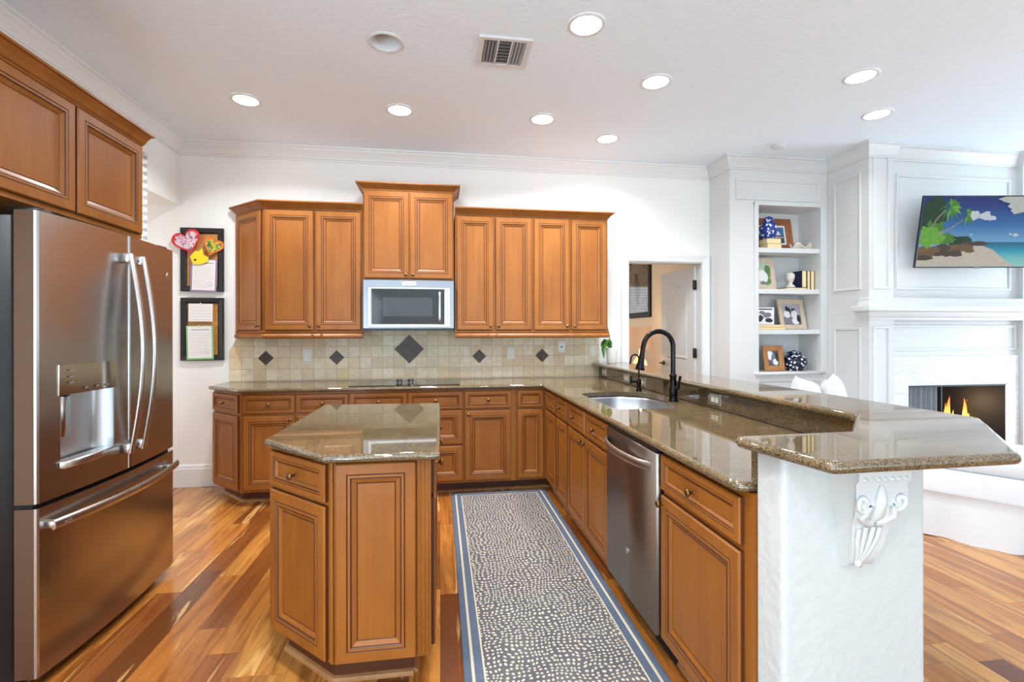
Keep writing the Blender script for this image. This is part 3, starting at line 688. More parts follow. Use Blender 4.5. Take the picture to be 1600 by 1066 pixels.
# outlets
def outlet(label, O, U, N, vertical=True, kind='duplex', plate=OUTLET):
    O, U, N = map(Vector, (O, U, N)); W = V(0, 0, 1)
    o = thing('outlet', label, 'outlet', O, group='wall outlets')
    w, h = (.072, .115) if vertical else (.115, .072)
    part('cover_plate', MB().rings(O - U * w / 2 - W * h / 2, U, W, N, w, h, [(0, 0), (0, .003), (.004, .006)]), plate, o)
    A, B = (U, W) if vertical else (W, U)
    if kind == 'duplex':
        for s in (-1, 1):
            mb = MB().rings(O + B * (s * .02) - A * .016 - B * .014, A, B, N, .032, .028, [(0, .006), (.002, .0085)])
            if A.cross(B).dot(N) < 0: mb.f = [f[::-1] for f in mb.f]
            r = part('receptacle', mb, plain('receptacle_face', lin((240, 236, 224)), .4) if 'receptacle_face' not in bpy.data.materials else bpy.data.materials['receptacle_face'], o)
            mb = MB()
            for q in (-.006, .006):
                c0 = O + B * (s * .02) + A * q + N * .0086; mb.add([c0 - A * .001 - B * .004, c0 + A * .001 - B * .004, c0 + A * .001 + B * .004, c0 - A * .001 + B * .004], [(0, 1, 2, 3), (3, 2, 1, 0)])
            part('slot', mb, OUTDARK, r)
    elif kind == 'jack':
        part('jack', MB().rings(O - U * .008 - W * .008, U, W, N, .016, .016, [(0, .006), (.002, .009)]), plain('blue_jack', lin((80, 100, 140)), .4), o)
    else:
        part('rocker', MB().rings(O - A * .016 - B * .032, A, B, N, .032, .064, [(0, .006), (.002, .010)]), OUTLET, o)
    return o
outlet('white outlet on tile between the two left diamonds', (-1.184, 4.6105, 1.14), UX, (0, -1, 0))
outlet('white outlet on tile between the two right diamonds', (.676, 4.6105, 1.148), UX, (0, -1, 0))
outlet('white jack plate with blue centre high on tile under the right cabinet', (1.176, 4.6105, 1.207), UX, (0, -1, 0), True, 'jack')
outlet('cream switch plate on tile beside the bar end', (1.488, 4.6105, 1.163), UX, (0, -1, 0), True, 'switch', plain('cream_plate', lin((228, 218, 196)), .4))
mU, mN = (0, -1, 0), (-1, 0, 0)
outlet('cream switch on the granite splash nearest the tiled wall', (1.559, 4.46, .968), mU, mN, False, 'switch', OUTGREY)
outlet('steel plate outlet on the splash just left of the small faucet', (1.559, 3.90, .966), mU, mN, False, 'duplex', OUTGREY)
outlet('steel plate switch on the splash just behind the small faucet', (1.559, 3.57, .966), mU, mN, False, 'switch', OUTGREY)
outlet('steel plate outlet on the splash right of the tall faucet', (1.559, 2.568, .966), mU, mN, False, 'duplex', OUTGREY)
q = .7071; outlet('outlet on the diagonal splash at the inner corner of the bar', (1.405 - .004, 1.4415 + .004, .966), (-q, -q, 0), (-q, q, 0), False, 'duplex', OUTLET)

# sink and faucets
s = thing('sink', 'undermount stainless sink in the granite counter', 'sink', (1.22, 3.0, .70))
big = inset(sink_hole if area2(sink_hole) > 0 else sink_hole[::-1], -.006)
def ring(p, z): return [(x, y, z) for x, y in p]
mb = MB(); L0 = ring(inset(big, -.02), .883); L1 = ring(big, .883); L2 = ring(inset(big, .006), .862); L3 = ring(inset(big, .02), .735); L4 = ring(inset(big, .05), .715)
m = len(big); vs = L0 + L1 + L2 + L3 + L4
mb.add(vs, [(k * m + i, k * m + (i + 1) % m, (k + 1) * m + (i + 1) % m, (k + 1) * m + i) for k in range(4) for i in range(m)], 0, True)
mb.add(L4, [tuple(t) for t in tessellate_polygon([[Vector(p) for p in L4]])])
part('basin', mb, SINK, s)
part('divider', MB().slab(round_poly([(1.02, 2.80), (1.43, 2.80), (1.43, 2.83), (1.02, 2.83)], .01, 3), .72, .86, .012), SINK, s)
for y in (2.70, 3.10): part('drain', MB().lathe([(.042, .716), (.042, .719), (.03, .7185), (.0001, .717)], (1.23, y, 0)), CHROME, s)
f = thing('kitchen_faucet', 'tall dark bronze gooseneck faucet behind the sink', 'faucet', (1.457, 2.875, .914))
fx, fy = 1.457, 2.875
part('base', MB().lathe([(.030, .9142), (.030, .922), (.025, .93), (.027, .95), (.0275, .985), (.022, 1.02), (.020, 1.06), (.0235, 1.075), (.0235, 1.083), (.017, 1.088)], (fx, fy, 0)), BRONZE, f)
R_ = .098; zc = 1.258
pts = [(fx, fy, 1.08), (fx, fy, 1.17)] + [(fx - R_ + R_ * math.cos(a), fy, zc + R_ * math.sin(a)) for a in [PI * k / 16 * 1.0 for k in range(0, 16)]] + [(fx - 2 * R_ - .004, fy, zc - .005), (fx - 2 * R_ - .010, fy, zc - .045)]
part('gooseneck', MB().tube(pts, .0155, 14), BRONZE, f)
ex = fx - 2 * R_ - .010
part('spray_head', MB().lathe([(.016, 0), (.017, .004), (.0175, .02), (.021, .05), (.028, .085), (.029, .098), (.022, .100), (.0001, .099)], (ex, fy, zc - .045), (-.16, 0, -1)), BRONZE, f)
mb = MB(); mb.lathe([(.013, 0), (.013, .03), (.010, .034)], (fx + .005, fy - .016, 1.0), (.15, -.98, .1)); mb.tube([(fx + .010, fy - .048, 1.003), (fx + .012, fy - .056, 1.045), (fx + .014, fy - .066, 1.078)], [.008, .007, .010], 8)
part('lever', mb, BRONZE, f)
f = thing('water_filter_faucet', 'small bronze filter faucet left of the tall faucet', 'faucet', (1.455, 3.404, .914))
fx, fy = 1.455, 3.404
part('base', MB().lathe([(.021, .9142), (.021, .92), (.016, .93), (.013, .955), (.017, .965), (.017, .995), (.010, 1.005), (.006, 1.012)], (fx, fy, 0)), BRONZE, f)
r_ = .030; pts = [(fx, fy, 1.005), (fx, fy, 1.12)] + [(fx - r_ + r_ * math.cos(PI * k / 10), fy, 1.155 + r_ * math.sin(PI * k / 10)) for k in range(0, 10)] + [(fx - 2 * r_ - .003, fy, 1.14), (fx - 2 * r_ - .008, fy, 1.115)]
part('spout', MB().tube(pts, .0062, 10), BRONZE, f)
mb = MB(); mb.tube([(fx, fy, .985), (fx - .055, fy, .985)], .008, 10); mb.tube([(fx - .062, fy, .97), (fx - .062, fy, 1.03)], [.010, .008], 10)
part('lever', mb, BRONZE, f)
# cooktop
c = thing('cooktop', 'black glass cooktop set in the granite counter', 'cooktop', (-.265, 4.28, .914))
part('glass', MB().rbox(-.725, .165, 4.04, 4.54, .9143, .920, .003), GLASSD, c)
for x, y, r in ((-.52, 4.17, .09), (-.52, 4.40, .075), (.0, 4.17, .075), (.0, 4.40, .10)):
    part('burner_ring', MB().lathe([(r - .004, .9203), (r - .004, .9206), (r, .9206), (r, .9203)], (x, y, 0), n=28, caps=False), plain('burner_mark', lin((70, 70, 72)), .3) if 'burner_mark' not in bpy.data.materials else bpy.data.materials['burner_mark'], c)
for x in (-.33, -.24):
    k = part('control_knob', MB().lathe([(.026, .9202), (.026, .926), (.021, .930), (.018, .950), (.010, .955), (.0001, .956)], (x, 4.09, 0)), BLACK, c)
    part('grip', MB().rbox(x - .024, x + .024, 4.086, 4.094, .945, .964, .003), BLACK, k)

# microwave
m = thing('microwave', 'stainless over the range microwave with black window', 'microwave', (-.262, 4.4, 1.365))
x0, x1, z0, z1 = -.640, .122, 1.382, 1.797; yf = 4.235
part('case', MB().box(x0, x1, yf, 4.610, 1.366, 1.799), BLACK, m)
dr = part('door_face', MB().rings((x0, yf, z0), UX, UZ, (0, -1, 0), x1 - x0, z1 - z0, [(0, 0), (0, .010), (.004, .014)]), STEEL, m)
part('window_frame', MB().rings((-.600, yf - .014, 1.392), UX, UZ, (0, -1, 0), .690, .344, [(0, 0), (.004, .005), (.022, .005), (.026, .002)]), CHROME, m)
part('window_glass', MB().rings((-.571, yf - .018, 1.420), UX, UZ, (0, -1, 0), .612, .302, [(0, 0), (0, .002)]), GLASSD, m)
GREYGLASS = plain('microwave_screen', lin((58, 60, 64)), .10)
part('inner_screen', MB().rings((-.475, yf - .0202, 1.488), UX, UZ, (0, -1, 0), .415, .160, [(0, 0), (0, .0006)]), GREYGLASS, m)
hb = part('handle', MB().tube([(-.001, yf - .018, 1.436), (-.001, yf - .045, 1.440), (-.001, yf - .050, 1.46), (-.001, yf - .050, 1.67), (-.001, yf - .045, 1.69), (-.001, yf - .018, 1.694)], .0105, 10), CHROME, m, 'vertical bar handle')
lp = part('name_plate', MB().rings((-.315, yf - .0142, 1.752), UX, UZ, (0, -1, 0), .115, .030, [(0, 0), (0, .002), (.002, .003)]), plain('silver_plate', lin((226, 226, 224)), .35), m)
part('lettering', MB().box(-.302, -.213, yf - .0178, yf - .0172, 1.7645, 1.7695), INK, lp)
part('vent_base', MB().box(x0 + .004, x1 - .004, yf - .006, yf + .02, 1.366, 1.381), BLACK, m)

# ------------------------------------------------------------------ island
isl = thing('kitchen_island', 'small wooden kitchen island with clipped corner and granite top', 'island', (-.35, 2.45, 0))
ip = [(-.036, 1.855), (-.392, 1.855), (-.690, 2.142), (-.690, 3.045), (-.036, 3.045)]
it = [(-.105, 1.965), (-.405, 1.965), (-.640, 2.19), (-.640, 2.98), (-.105, 2.98)]
part('carcass', MB().prism(ip, .135, .883), CAB, isl)
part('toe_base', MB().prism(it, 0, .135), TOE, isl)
part('shoe_moulding', MB().sweep(QR, it + [it[0]]), PALEWOOD, isl)
Fi = Face((0, 1.855), (1, 0), (0, -1))
big_prof = [(i * .95, z * 1.1) for i, z in DOORP]
part('end_panel', MB().rings((-.378, 1.855, .142), UX, UZ, (0, -1, 0), .290, .732, big_prof, DOORM), [CAB, GLAZE, BEAD], isl)
mb = MB().box(-.084, -.034, 1.846, 1.858, .142, .882)
for x in (-.078, -.063, -.048): mb.tube([(x + .003, 1.846, .15), (x + .003, 1.846, .875)], .0048, 8)
part('fluted_post', mb, CAB, isl)
P, Q = Vector((-.690, 2.142)), Vector((-.392, 1.855)); dv = (Q - P).normalized(); nv = V(dv.y, -dv.x); La = (Q - P).length
Fa = Face(P, dv, nv); Fa.drawer(isl, .012, La - .022, .728, .868); Fa.door(isl, .012, La - .022, .142, .712)
part('corner_bead', MB().tube([(-.392, 1.852, .142), (-.392, 1.852, .880)], .007, 8), CAB, isl)
Fr = Face((-.036, 1.855), (0, 1), (1, 0))
for a, b in ((.05, .43), (.445, .81), (.825, 1.165)): Fr.drawer(isl, a, b, .728, .868); Fr.door(isl, a, b, .142, .712)
Fl = Face((-.690, 3.045), (0, -1), (-1, 0))
for a, b in ((.02, .44), (.46, .88)): Fl.door(isl, a, b, .142, .868, name='side_panel')
single('island_countertop', MB().slab(round_poly([(.0, 1.797), (-.412, 1.803), (-.716, 2.118), (-.700, 3.085), (.004, 3.05)], [.012, .02, .02, .02, .02], 4), .8835, .914, .0150, seg=4), GRANITE, 'granite top resting on the small island', 'countertop')

# ------------------------------------------------------------------ rug
rg = MB().slab(round_poly([(RUGX0, RUGY0), (RUGX1, RUGY0), (RUGX1, RUGY1), (RUGX0, RUGY1)], .006, 2), .0005, .008, .003, seg=2)
single('runner_rug', rg, RUG, 'blue grey runner rug with cream dots between island and peninsula', 'rug')
# ------------------------------------------------------------------ fridge
fr = thing('refrigerator', 'french door stainless refrigerator with ice dispenser', 'refrigerator', (-1.9, 2.53, 0))
FY0, FY1, FXE = 2.062, 3.006, -1.497
def fxb(y): return FXE + .030 * (1 - ((y - (FY0 + FY1) / 2) / ((FY1 - FY0) / 2)) ** 2)
part('case', MB().rbox(-2.215, -1.588, FY0 + .012, FY1 - .012, .03, 1.800, .006), BLACK, fr)
part('plinth', MB().box(-2.2, -1.60, FY0 + .03, FY1 - .03, 0, .06), BLACK, fr)
def bow_panel(y0, y1, z0, z1, hole=None, xb=-1.572, r=.010, n=18):
    mb = MB(); ys = [y0 + (y1 - y0) * k / n for k in range(n + 1)]
    pl = [(fxb(y), y) for y in ys]
    pl[0] = (pl[0][0] - r, pl[0][1]); pl[-1] = (pl[-1][0] - r, pl[-1][1])
    pl.insert(1, (fxb(y0) - r * .3, y0 + r * .3)); pl.insert(2, (fxb(y0 + r), y0 + r)); pl.insert(-1, (fxb(y1 - r), y1 - r)); pl.insert(-1, (fxb(y1) - r * .3, y1 - r * .3))
    pl += [(xb, y1), (xb, y0)]
    def sides():
        for i_, f_ in enumerate(mb.f):
            P_ = [mb.v[k_] for k_ in f_]
            if len(f_) == 4 and all(abs(p_.y - y0) < 1e-5 for p_ in P_): mb.m[i_] = 1
        return mb
    if not hole: mb.prism(pl, z0, z1); return sides()
    ha, hb, ja, jb = hole
    def seg(a, b):
        q = [(fxb(a), a)] + [p for p in pl[2:-4] if a + 1e-4 < p[1] < b - 1e-4] + [(fxb(b), b), (xb, b), (xb, a)]; return q
    mb.prism(pl, z0, ja); mb.prism(pl, jb, z1)
    left = [p for p in pl if p[1] <= ha]; 
    mb.prism([p for p in pl[:-2] if p[1] < ha] + [(fxb(ha), ha), (xb, ha), (xb, y0)], ja, jb)
    mb.prism([(fxb(hb), hb)] + [p for p in pl[:-2] if p[1] > hb] + [(xb, y1), (xb, hb)], ja, jb)
    return sides()
DSIDE = plain('brown_reflection_edge', lin((96, 72, 54)), .45, .3)  # brown room reflection on the steel door edge, put into its colour
YG = 2.556
HY0, HY1, HZ0, HZ1 = 2.160, 2.450, .835, 1.118
ld = part('door', bow_panel(FY0, YG - .0025, .708, 1.815, (HY0, HY1, HZ0, HZ1)), [FRIDGE, DSIDE], fr, 'left fridge door with water and ice dispenser')
rd = part('door', bow_panel(YG + .0025, FY1, .708, 1.815), [FRIDGE, DSIDE], fr, 'right fridge door')
fd = part('freezer_drawer', bow_panel(FY0, FY1, .052, .690), [FRIDGE, DSIDE], fr, 'bottom freezer drawer')
part('center_seam', MB().box(-1.57, fxb(YG) - .012, YG - .0024, YG + .0024, .71, 1.812), CHROME, fr)
mb = MB(); nn = 14
mb.rbox(-1.62, -1.515, FY0 + .03, FY0 + .10, 1.8152, 1.832, .004)
part('hinge_cover', mb, BLACK, fr); part('hinge_cover', MB().rbox(-1.62, -1.515, FY1 - .10, FY1 - .03, 1.8152, 1.832, .004), BLACK, fr)
part('gasket_gap', MB().box(-1.585, -1.52, FY0 + .012, FY1 - .012, .690, .708), GAP, fr)
# dispenser
NICHE = steel('dispenser_liner', lin((200, 204, 208)), .34)
mb = MB(); k = 14; vs = []
for i in range(k + 1):
    a = PI * i / k; y = (HY0 + HY1) / 2 - (HY1 - HY0) / 2 * math.cos(a); x = fxb(y) - .004 - .062 * min(1, math.sin(a) * 1.5)
    vs += [(x, y, HZ0), (x, y, HZ1)]
mb.add(vs, [(2 * i, 2 * i + 2, 2 * i + 3, 2 * i + 1) for i in range(k)], 0, True)
for z in (HZ0, HZ1): mb.add([(v[0], v[1], z) for v in vs[::2]] , [tuple(range(k + 1))])
part('dispenser_niche', mb, NICHE, ld)
mb = MB(); mb.add([(fxb(2.15) + .004, 2.150, 1.105), (fxb(2.46) + .004, 2.460, 1.105), (fxb(2.46) + .006, 2.460, 1.226), (fxb(2.15) + .006, 2.150, 1.226), (fxb(2.15) - .006, 2.150, 1.105), (fxb(2.46) - .006, 2.460, 1.105), (fxb(2.46) - .006, 2.460, 1.226), (fxb(2.15) - .006, 2.150, 1.226)], [(0, 1, 2, 3), (0, 4, 5, 1), (3, 2, 6, 7), (0, 3, 7, 4), (1, 5, 6, 2)])
for z in (1.15, 1.175, 1.20): mb.add([(fxb(2.2) + .0075, 2.19, z), (fxb(2.22) + .0075, 2.215, z), (fxb(2.22) + .0077, 2.215, z + .004), (fxb(2.2) + .0077, 2.19, z + .004)], [(0, 1, 2, 3)], 1)
for y in (2.27, 2.33, 2.39): mb.add([(fxb(y) + .0075, y, 1.122), (fxb(y) + .0075, y + .018, 1.122), (fxb(y) + .0075, y + .018, 1.127), (fxb(y) + .0075, y, 1.127)], [(0, 1, 2, 3)], 1)
cp = part('control_panel', mb, [steel('panel_steel', lin((190, 180, 168)), .14), INK], ld)
pd = MB(); pd.rbox(fxb(2.2) - .030, fxb(2.2) - .018, 2.175, 2.235, .93, 1.10, .004); part('paddle', pd, FRIDGE, ld)
mb = MB(); 
tray = [(fxb(2.158) + .018, 2.158), (fxb(2.3) + .024, 2.3), (fxb(2.452) + .018, 2.452), (fxb(2.452) - .04, 2.452), (fxb(2.158) - .04, 2.158)]
part('drip_tray', mb.slab(tray, .812, .842, .006), CHROME, ld)
def door_handle(y, parent, lab):
    n = 16; pts = []
    for k in range(n + 1):
        t = k / n; z = .790 + (1.722 - .790) * t; pts.append((fxb(y) + .038 + .052 * math.sin(PI * t), y, z))
    h = part('handle', MB().tube(pts, .018, 10, flat=.5, upv=(0, 1, 0)), CHROME, parent, lab)
    part('handle_mount', MB().rbox(fxb(y) - .002, fxb(y) + .046, y - .016, y + .016, .790, .835, .005), CHROME, h)
    part('handle_mount', MB().rbox(fxb(y) - .002, fxb(y) + .046, y - .016, y + .016, 1.678, 1.724, .005), CHROME, h)
door_handle(YG - .048, ld, 'bowed vertical handle of the left door'); door_handle(YG + .048, rd, 'bowed vertical handle of the right door')
pts = [(fxb(FY0 + .03 + .885 * k / 16) + .030 + .026 * math.sin(PI * k / 16), FY0 + .03 + .885 * k / 16, .618) for k in range(17)]
h = part('handle', MB().tube(pts, .020, 10, flat=.5, upv=(0, 0, 1)), CHROME, fd, 'long bowed freezer handle')
for y in (FY0 + .045, FY1 - .105): part('handle_mount', MB().rbox(fxb(y) - .002, fxb(y) + .036, y - .016, y + .016, .604, .632, .004), CHROME, h)
cu = bpy.data.curves.new('lettering', 'FONT'); cu.body = 'PROFILE'; cu.size = .013; cu.extrude = .0004; cu.materials.append(plain('engraved_grey', lin((120, 110, 104)), .5))
_t = bpy.data.objects.new('t', cu); COL.objects.link(_t); bpy.context.view_layer.update()
_me = bpy.data.meshes.new_from_object(_t.evaluated_get(bpy.context.evaluated_depsgraph_get())); bpy.data.objects.remove(_t)
lo = bpy.data.objects.new('lettering', _me); COL.objects.link(lo); lo.parent = h
yl = FY0 + .055; lo.matrix_local = Matrix.Translation(Vector((fxb(yl) + .0495, yl, .613)) - fr.location) @ Matrix(((0, 0, 1, 0), (1, 0, 0, 0), (0, 1, 0, 0), (0, 0, 0, 1)))
part('badge', MB().lathe([(.017, 0), (.017, .003), (.013, .004)], (fxb(2.93) - .001, 2.93, 1.665), (1, 0, 0), 18), CHROME, rd, 'round metal monogram badge')

# cabinet over the fridge
c = thing('fridge_cabinet', 'deep two door cabinet above the refrigerator', 'cabinet', (-1.9, 2.45, 1.88))
XF = -1.638
part('carcass', MB().box(-2.245, XF, 1.46, 2.966, 1.872, 2.40), CAB, c)
Ff = Face((XF, 0), (0, 1), (1, 0))
for a, b in ((1.985, 2.447), (2.462, 2.945)): Ff.door(c, a, b, 1.895, 2.378)
Ff.door(c, 1.50, 1.97, 1.895, 2.378)
part('crown', MB().sweep(WCROWN(2.388, 2.462, .045), [(-2.24, 2.966), (XF, 2.966), (XF, 1.46)][::-1][::-1]), CAB, c)
for ch in c.children:
    if ch.name.startswith('crown'): pass
# curtain and hall picture
mb = MB(); vs = []; kk = 24
for i in range(kk + 1):
    y = 3.42 + .60 * i / kk; x = -2.195 + .022 * math.sin(i * 1.6); vs += [(x, y, 1.2), (x, y, 2.70)]
mb.add(vs, [(2 * i, 2 * i + 2, 2 * i + 3, 2 * i + 1) for i in range(kk)], 0, True)
cu_ = thing('curtain', 'narrow patterned curtain panel beside the fridge cabinet', 'curtain', (-2.2, 3.7, 2.7))
cpart = part('curtain_panel', mb, curtain_mat(), cu_); sm = cpart.modifiers.new('thick', 'SOLIDIFY'); sm.thickness = .004
part('rod', MB().tube([(-2.195, 3.38, 2.705), (-2.195, 4.04, 2.705)], .009), WHITE, cu_)
part('bracket', MB().box(-2.2495, -2.19, 3.70, 3.72, 2.69, 2.715), WHITE, cu_)
hp = thing('hall_picture', 'small dark picture on the hall wall beyond the fridge', 'picture', (-2.64, YW, 2.12))
part('frame', frame_mb((-2.76, YW - .0005, 2.095), UX, UZ, (0, -1, 0), .165, .175, .02, .02), plain('charcoal_frame', lin((86, 82, 92)), .5), hp)
part('print', MB().rings((-2.74, YW - .002, 2.115), UX, UZ, (0, -1, 0), .125, .135, [(0, 0), (0, .004)]), bpy.data.materials['charcoal_frame'], hp)

# corkboards
BEADF = plain('black_carved_frame', lin((34, 30, 30)), .35)
def cork(z0, z1, label):
    x0, x1 = -2.234, -1.886
    b = thing('corkboard', label, 'corkboard', ((x0 + x1) / 2, YW, z0), group='framed corkboards on the wall')
    mb = frame_mb((x0, YW - .0005, z0), UX, UZ, (0, -1, 0), x1 - x0, z1 - z0, .048, .030)
    for k in range(16):
        z = z0 + .05 + (z1 - z0 - .1) * k / 15
        for x in (x0 + .030, x1 - .030): mb.lathe([(.006, 0), (.004, .004), (.0001, .005)], (x, YW - .027, z), (0, -1, 0), 8)
    part('frame', mb, BEADF, b, 'carved black frame')
    part('cork_panel', MB().rings((x0 + .046, YW - .002, z0 + .046), UX, UZ, (0, -1, 0), x1 - x0 - .092, z1 - z0 - .092, [(0, 0), (0, .006)]), CORK, b)
    return b
cork(1.712, 2.268, 'upper black framed corkboard with heart crafts pinned on it')
cork(1.108, 1.656, 'lower black framed corkboard with two papers pinned on it')
def sheet(name, label, x, z, w, h, rot, mats, y=YW - .034, border=None, lines=10, stamp=True, title=True):
    t = thing(name, label, 'paper', (x, y, z)); ca, sa = math.cos(rot), math.sin(rot); U = V(ca, 0, sa); W = V(-sa, 0, ca); O = V(x, y, z)
    yy = 0
    if border:
        part('backing', MB().rings(O - U * (w / 2 + .014) - W * .014, U, W, (0, -1, 0), w + .028, h + .022, [(0, 0), (0, .0012)]), border, t); yy = .0014
    mb = MB().rings(O - U * w / 2 + V(0, -yy, 0), U, W, (0, -1, 0), w, h, [(0, 0), (0, .0008)]); rr = random.Random(int(x * 100 + z * 31))
    def stroke(u0, u1, v, tk):
        q = O + V(0, -yy - .0011, 0); mb.add([q + U * u0 + W * v, q + U * u1 + W * v, q + U * u1 + W * (v + tk), q + U * u0 + W * (v + tk)], [(0, 1, 2, 3)], 1)
    for k in range(lines):
        v = h * (.10 + .68 * k / max(1, lines - 1)); u = -w * .42
        while u < w * (.40 if not (stamp and k < lines * .35) else .12):
            e = u + rr.uniform(.006, .022); stroke(u, min(e, w * .42), v, .0016); u = e + .005
    if title:
        u = -w * .36
        while u < w * .36: e = u + rr.uniform(.005, .012); stroke(u, e, h * .88, .008); u = e + .004
    pg = part('page', mb, [PAPER, INK], t)
    if stamp:
        cc = O + U * (w * .28) + W * (h * .2) + V(0, -yy - .0012, 0)
        mb = MB().tube([cc + U * (.02 * math.cos(a_)) + W * (.022 * math.sin(a_)) for a_ in [2 * PI * k / 18 for k in range(19)]], .0009, 5)
        mb.tube([cc + U * (.009 * math.cos(a_)) + W * (.010 * math.sin(a_)) for a_ in [PI + PI * k / 8 for k in range(9)]], .0009, 5)
        part('doodle', mb, INK, pg)
    mb = MB().lathe([(.006, 0), (.007, .004), (.004, .008), (.0001, .009)], O + W * (h + .002) + V(0, -yy, 0), (0, -1, 0), 10); part('push_pin', mb, CERAMW, t)
    return t
LILAC = plain('lilac_paper', lin((150, 128, 168)), .8); GREEN = plain('green_paper', lin((140, 196, 130)), .8)
sheet('note_paper', 'lilac backed worksheet hanging from the upper corkboard', -2.043, 1.722, .185, .265, -.03, None, border=LILAC, lines=11)
sheet('note_paper', 'green backed worksheet hanging from the lower corkboard', -2.068, 1.13, .19, .275, .02, None, border=GREEN, lines=11)
sheet('note_paper', 'plain white note at the top of the lower corkboard', -2.066, 1.448, .195, .155, -.01, None, lines=5, stamp=False, title=False)
def heart(w, h, n=40):
    P = []
    for k in range(n):
        a = 2 * PI * k / n; x = 16 * math.sin(a) ** 3; y = 13 * math.cos(a) - 5 * math.cos(2 * a) - 2 * math.cos(3 * a) - math.cos(4 * a); P.append((x / 32 * w, (y + 2.5) / 29 * h))
    return P[::-1]
def flat(pts2, O, rot, th, y_out=0):
    """flat cut-out in the XZ plane with thickness th facing -Y"""
    if area2(pts2) < 0: pts2 = pts2[::-1]
    ca, sa = math.cos(rot), math.sin(rot); P = [(O[0] + x * ca - z * sa, O[2] + x * sa + z * ca) for x, z in pts2]; n = len(P)
    vs = [(x, O[1] - y_out - th, z) for x, z in P] + [(x, O[1] - y_out, z) for x, z in P]
    fs = [(i, n + i, n + (i + 1) % n, (i + 1) % n) for i in range(n)]
    for t in tessellate_polygon([[V(a, b, 0) for a, b in P]]):
        A = [P[i] for i in t]
        if area2(A) < 0: t = (t[0], t[2], t[1])
        fs += [tuple(t), tuple(n + i for i in t[::-1])]
    return MB().add(vs, fs)
HY = YW - .040
t = thing('heart_card', 'large red paper heart with pink blotches on the upper corkboard', 'card', (-2.165, HY, 2.13))
part('red_heart', flat(heart(.235, .215), (-2.165, HY, 2.13), .35, .003), plain('red_card', lin((214, 44, 52)), .7), t)
part('pink_heart', flat(heart(.195, .175), (-2.163, HY - .003, 2.132), .35, .0015), photo_mat('pink_collage', [(170, 30, 70), (214, 150, 176), (236, 214, 222), (120, 60, 60), (226, 170, 190)], 22, 3), t)
t = thing('heart_card', 'small orange paper heart with green blotches on the upper corkboard', 'card', (-1.965, HY, 2.10))
part('orange_heart', flat(heart(.165, .16), (-1.965, HY, 2.095), -.35, .003), plain('orange_card', lin((236, 120, 50)), .7), t)
part('inner_heart', flat(heart(.13, .125), (-1.965, HY - .003, 2.096), -.35, .0015), photo_mat('green_collage', [(200, 50, 40), (236, 190, 60), (150, 190, 70), (70, 50, 40), (230, 210, 120)], 24, 5), t)
t = thing('paper_cutout', 'yellow paper cut-out between the two hearts', 'paper cut-out', (-2.07, HY, 2.04))
part('yellow_shape', flat([(-.075, -.01), (-.06, -.075), (0, -.085), (.06, -.07), (.075, -.03), (.035, -.005), (.03, .055), (0, .03), (-.03, .035)], (-2.07, HY - .006, 2.03), .1, .003), plain('yellow_card', lin((244, 216, 40)), .7), t)
part('spots', flat([(-.05, .03), (-.03, .03), (-.03, .045), (-.05, .045)], (-2.05, HY - .009, 1.97), .5, .0005), BLACK, t)

# ------------------------------------------------------------------ ceiling fixtures
def downlight(x, y, label, on=True, r=.085, watts=22.0):
    o = thing('recessed_light', label, 'ceiling light', (x, y, H), group='recessed ceiling lights')
    part('trim_ring', MB().lathe([(r - .004, H - .0005), (r - .002, H - .006), (r + .008, H - .008), (r + .018, H - .004), (r + .019, H - .0005)], (x, y, 0), n=28, caps=False), WHITE, o)
    if on:
        part('lens', MB().lathe([(r, H - .0008), (r - .002, H - .004), (.0001, H - .006)], (x, y, 0), n=28), LAMPON, o)
        dl = bpy.data.lights.new('lamp', 'AREA'); dl.shape = 'DISK'; dl.size = .15; dl.energy = watts; dl.color = (.93, .965, 1.0); dl.spread = math.radians(142)
        lo = bpy.data.objects.new('lamp', dl); COL.objects.link(lo); lo.parent = o; lo.location = (0, 0, -.012)
    else:
        part('reflector_cone', MB().lathe([(r - .0035, H - .004), (r * .93, H + .03), (r * .74, H + .10), (r * .70, H + .13), (.0001, H + .132)], (x, y, 0), n=32, caps=False), plain('reflector', (.74, .75, .76), .35), o)
        part('bulb', MB().lathe([(.025, H + .130), (.045, H + .10), (.052, H + .075), (.040, H + .062), (.0001, H + .060)], (x, y, 0), n=24), plain('unlit_bulb', lin((170, 172, 178)), .3), o)
LT = [(-1.376, 3.725, 'lit recessed light nearest the fridge cabinet'), (-.296, 3.728, 'lit recessed light above the tall microwave cabinet'), (.799, 3.724, 'lit recessed light above the right upper cabinets'),
      (1.435, 4.02, 'lit recessed light closest to the back wall near the doorway'), (1.43, 3.06, 'lit recessed light above the sink'), (.790, 2.545, 'large lit recessed light at the top of the photo above the rug'),
      (2.729, 2.80, 'lit recessed light in the living room nearer the camera'), (3.328, 3.27, 'lit recessed light in front of the fireplace pilaster')]
for x, y, lb in [(-.45, 1.35, 'added fill light overhead between fridge and island, out of the picture'), (.25, .9, 'added fill light overhead above the near end of the rug, out of the picture'), (-.5, -.6, 'added fill light behind the camera, out of the picture')]: downlight(x, y, lb, watts=25.0 if x < 0 else 16.0)  # unseen fill lights added to brighten the tile and cabinet fronts
for x, y, lb in LT: downlight(x, y, lb, watts=(22.0 if x < 1.2 else 13.0) if x < 2 else 7.0)
downlight(CANX, CANY, 'unlit open recessed light left of the air vent', False)
v = thing('air_vent', 'white square ceiling air vent with three sets of louvres', 'vent', (.376, 2.865, H))
vx0, vx1, vy0, vy1 = .222, .530, 2.714, 3.016
mb = MB(); fwid = .035
O = V(vx0, vy1, H - .0004); 
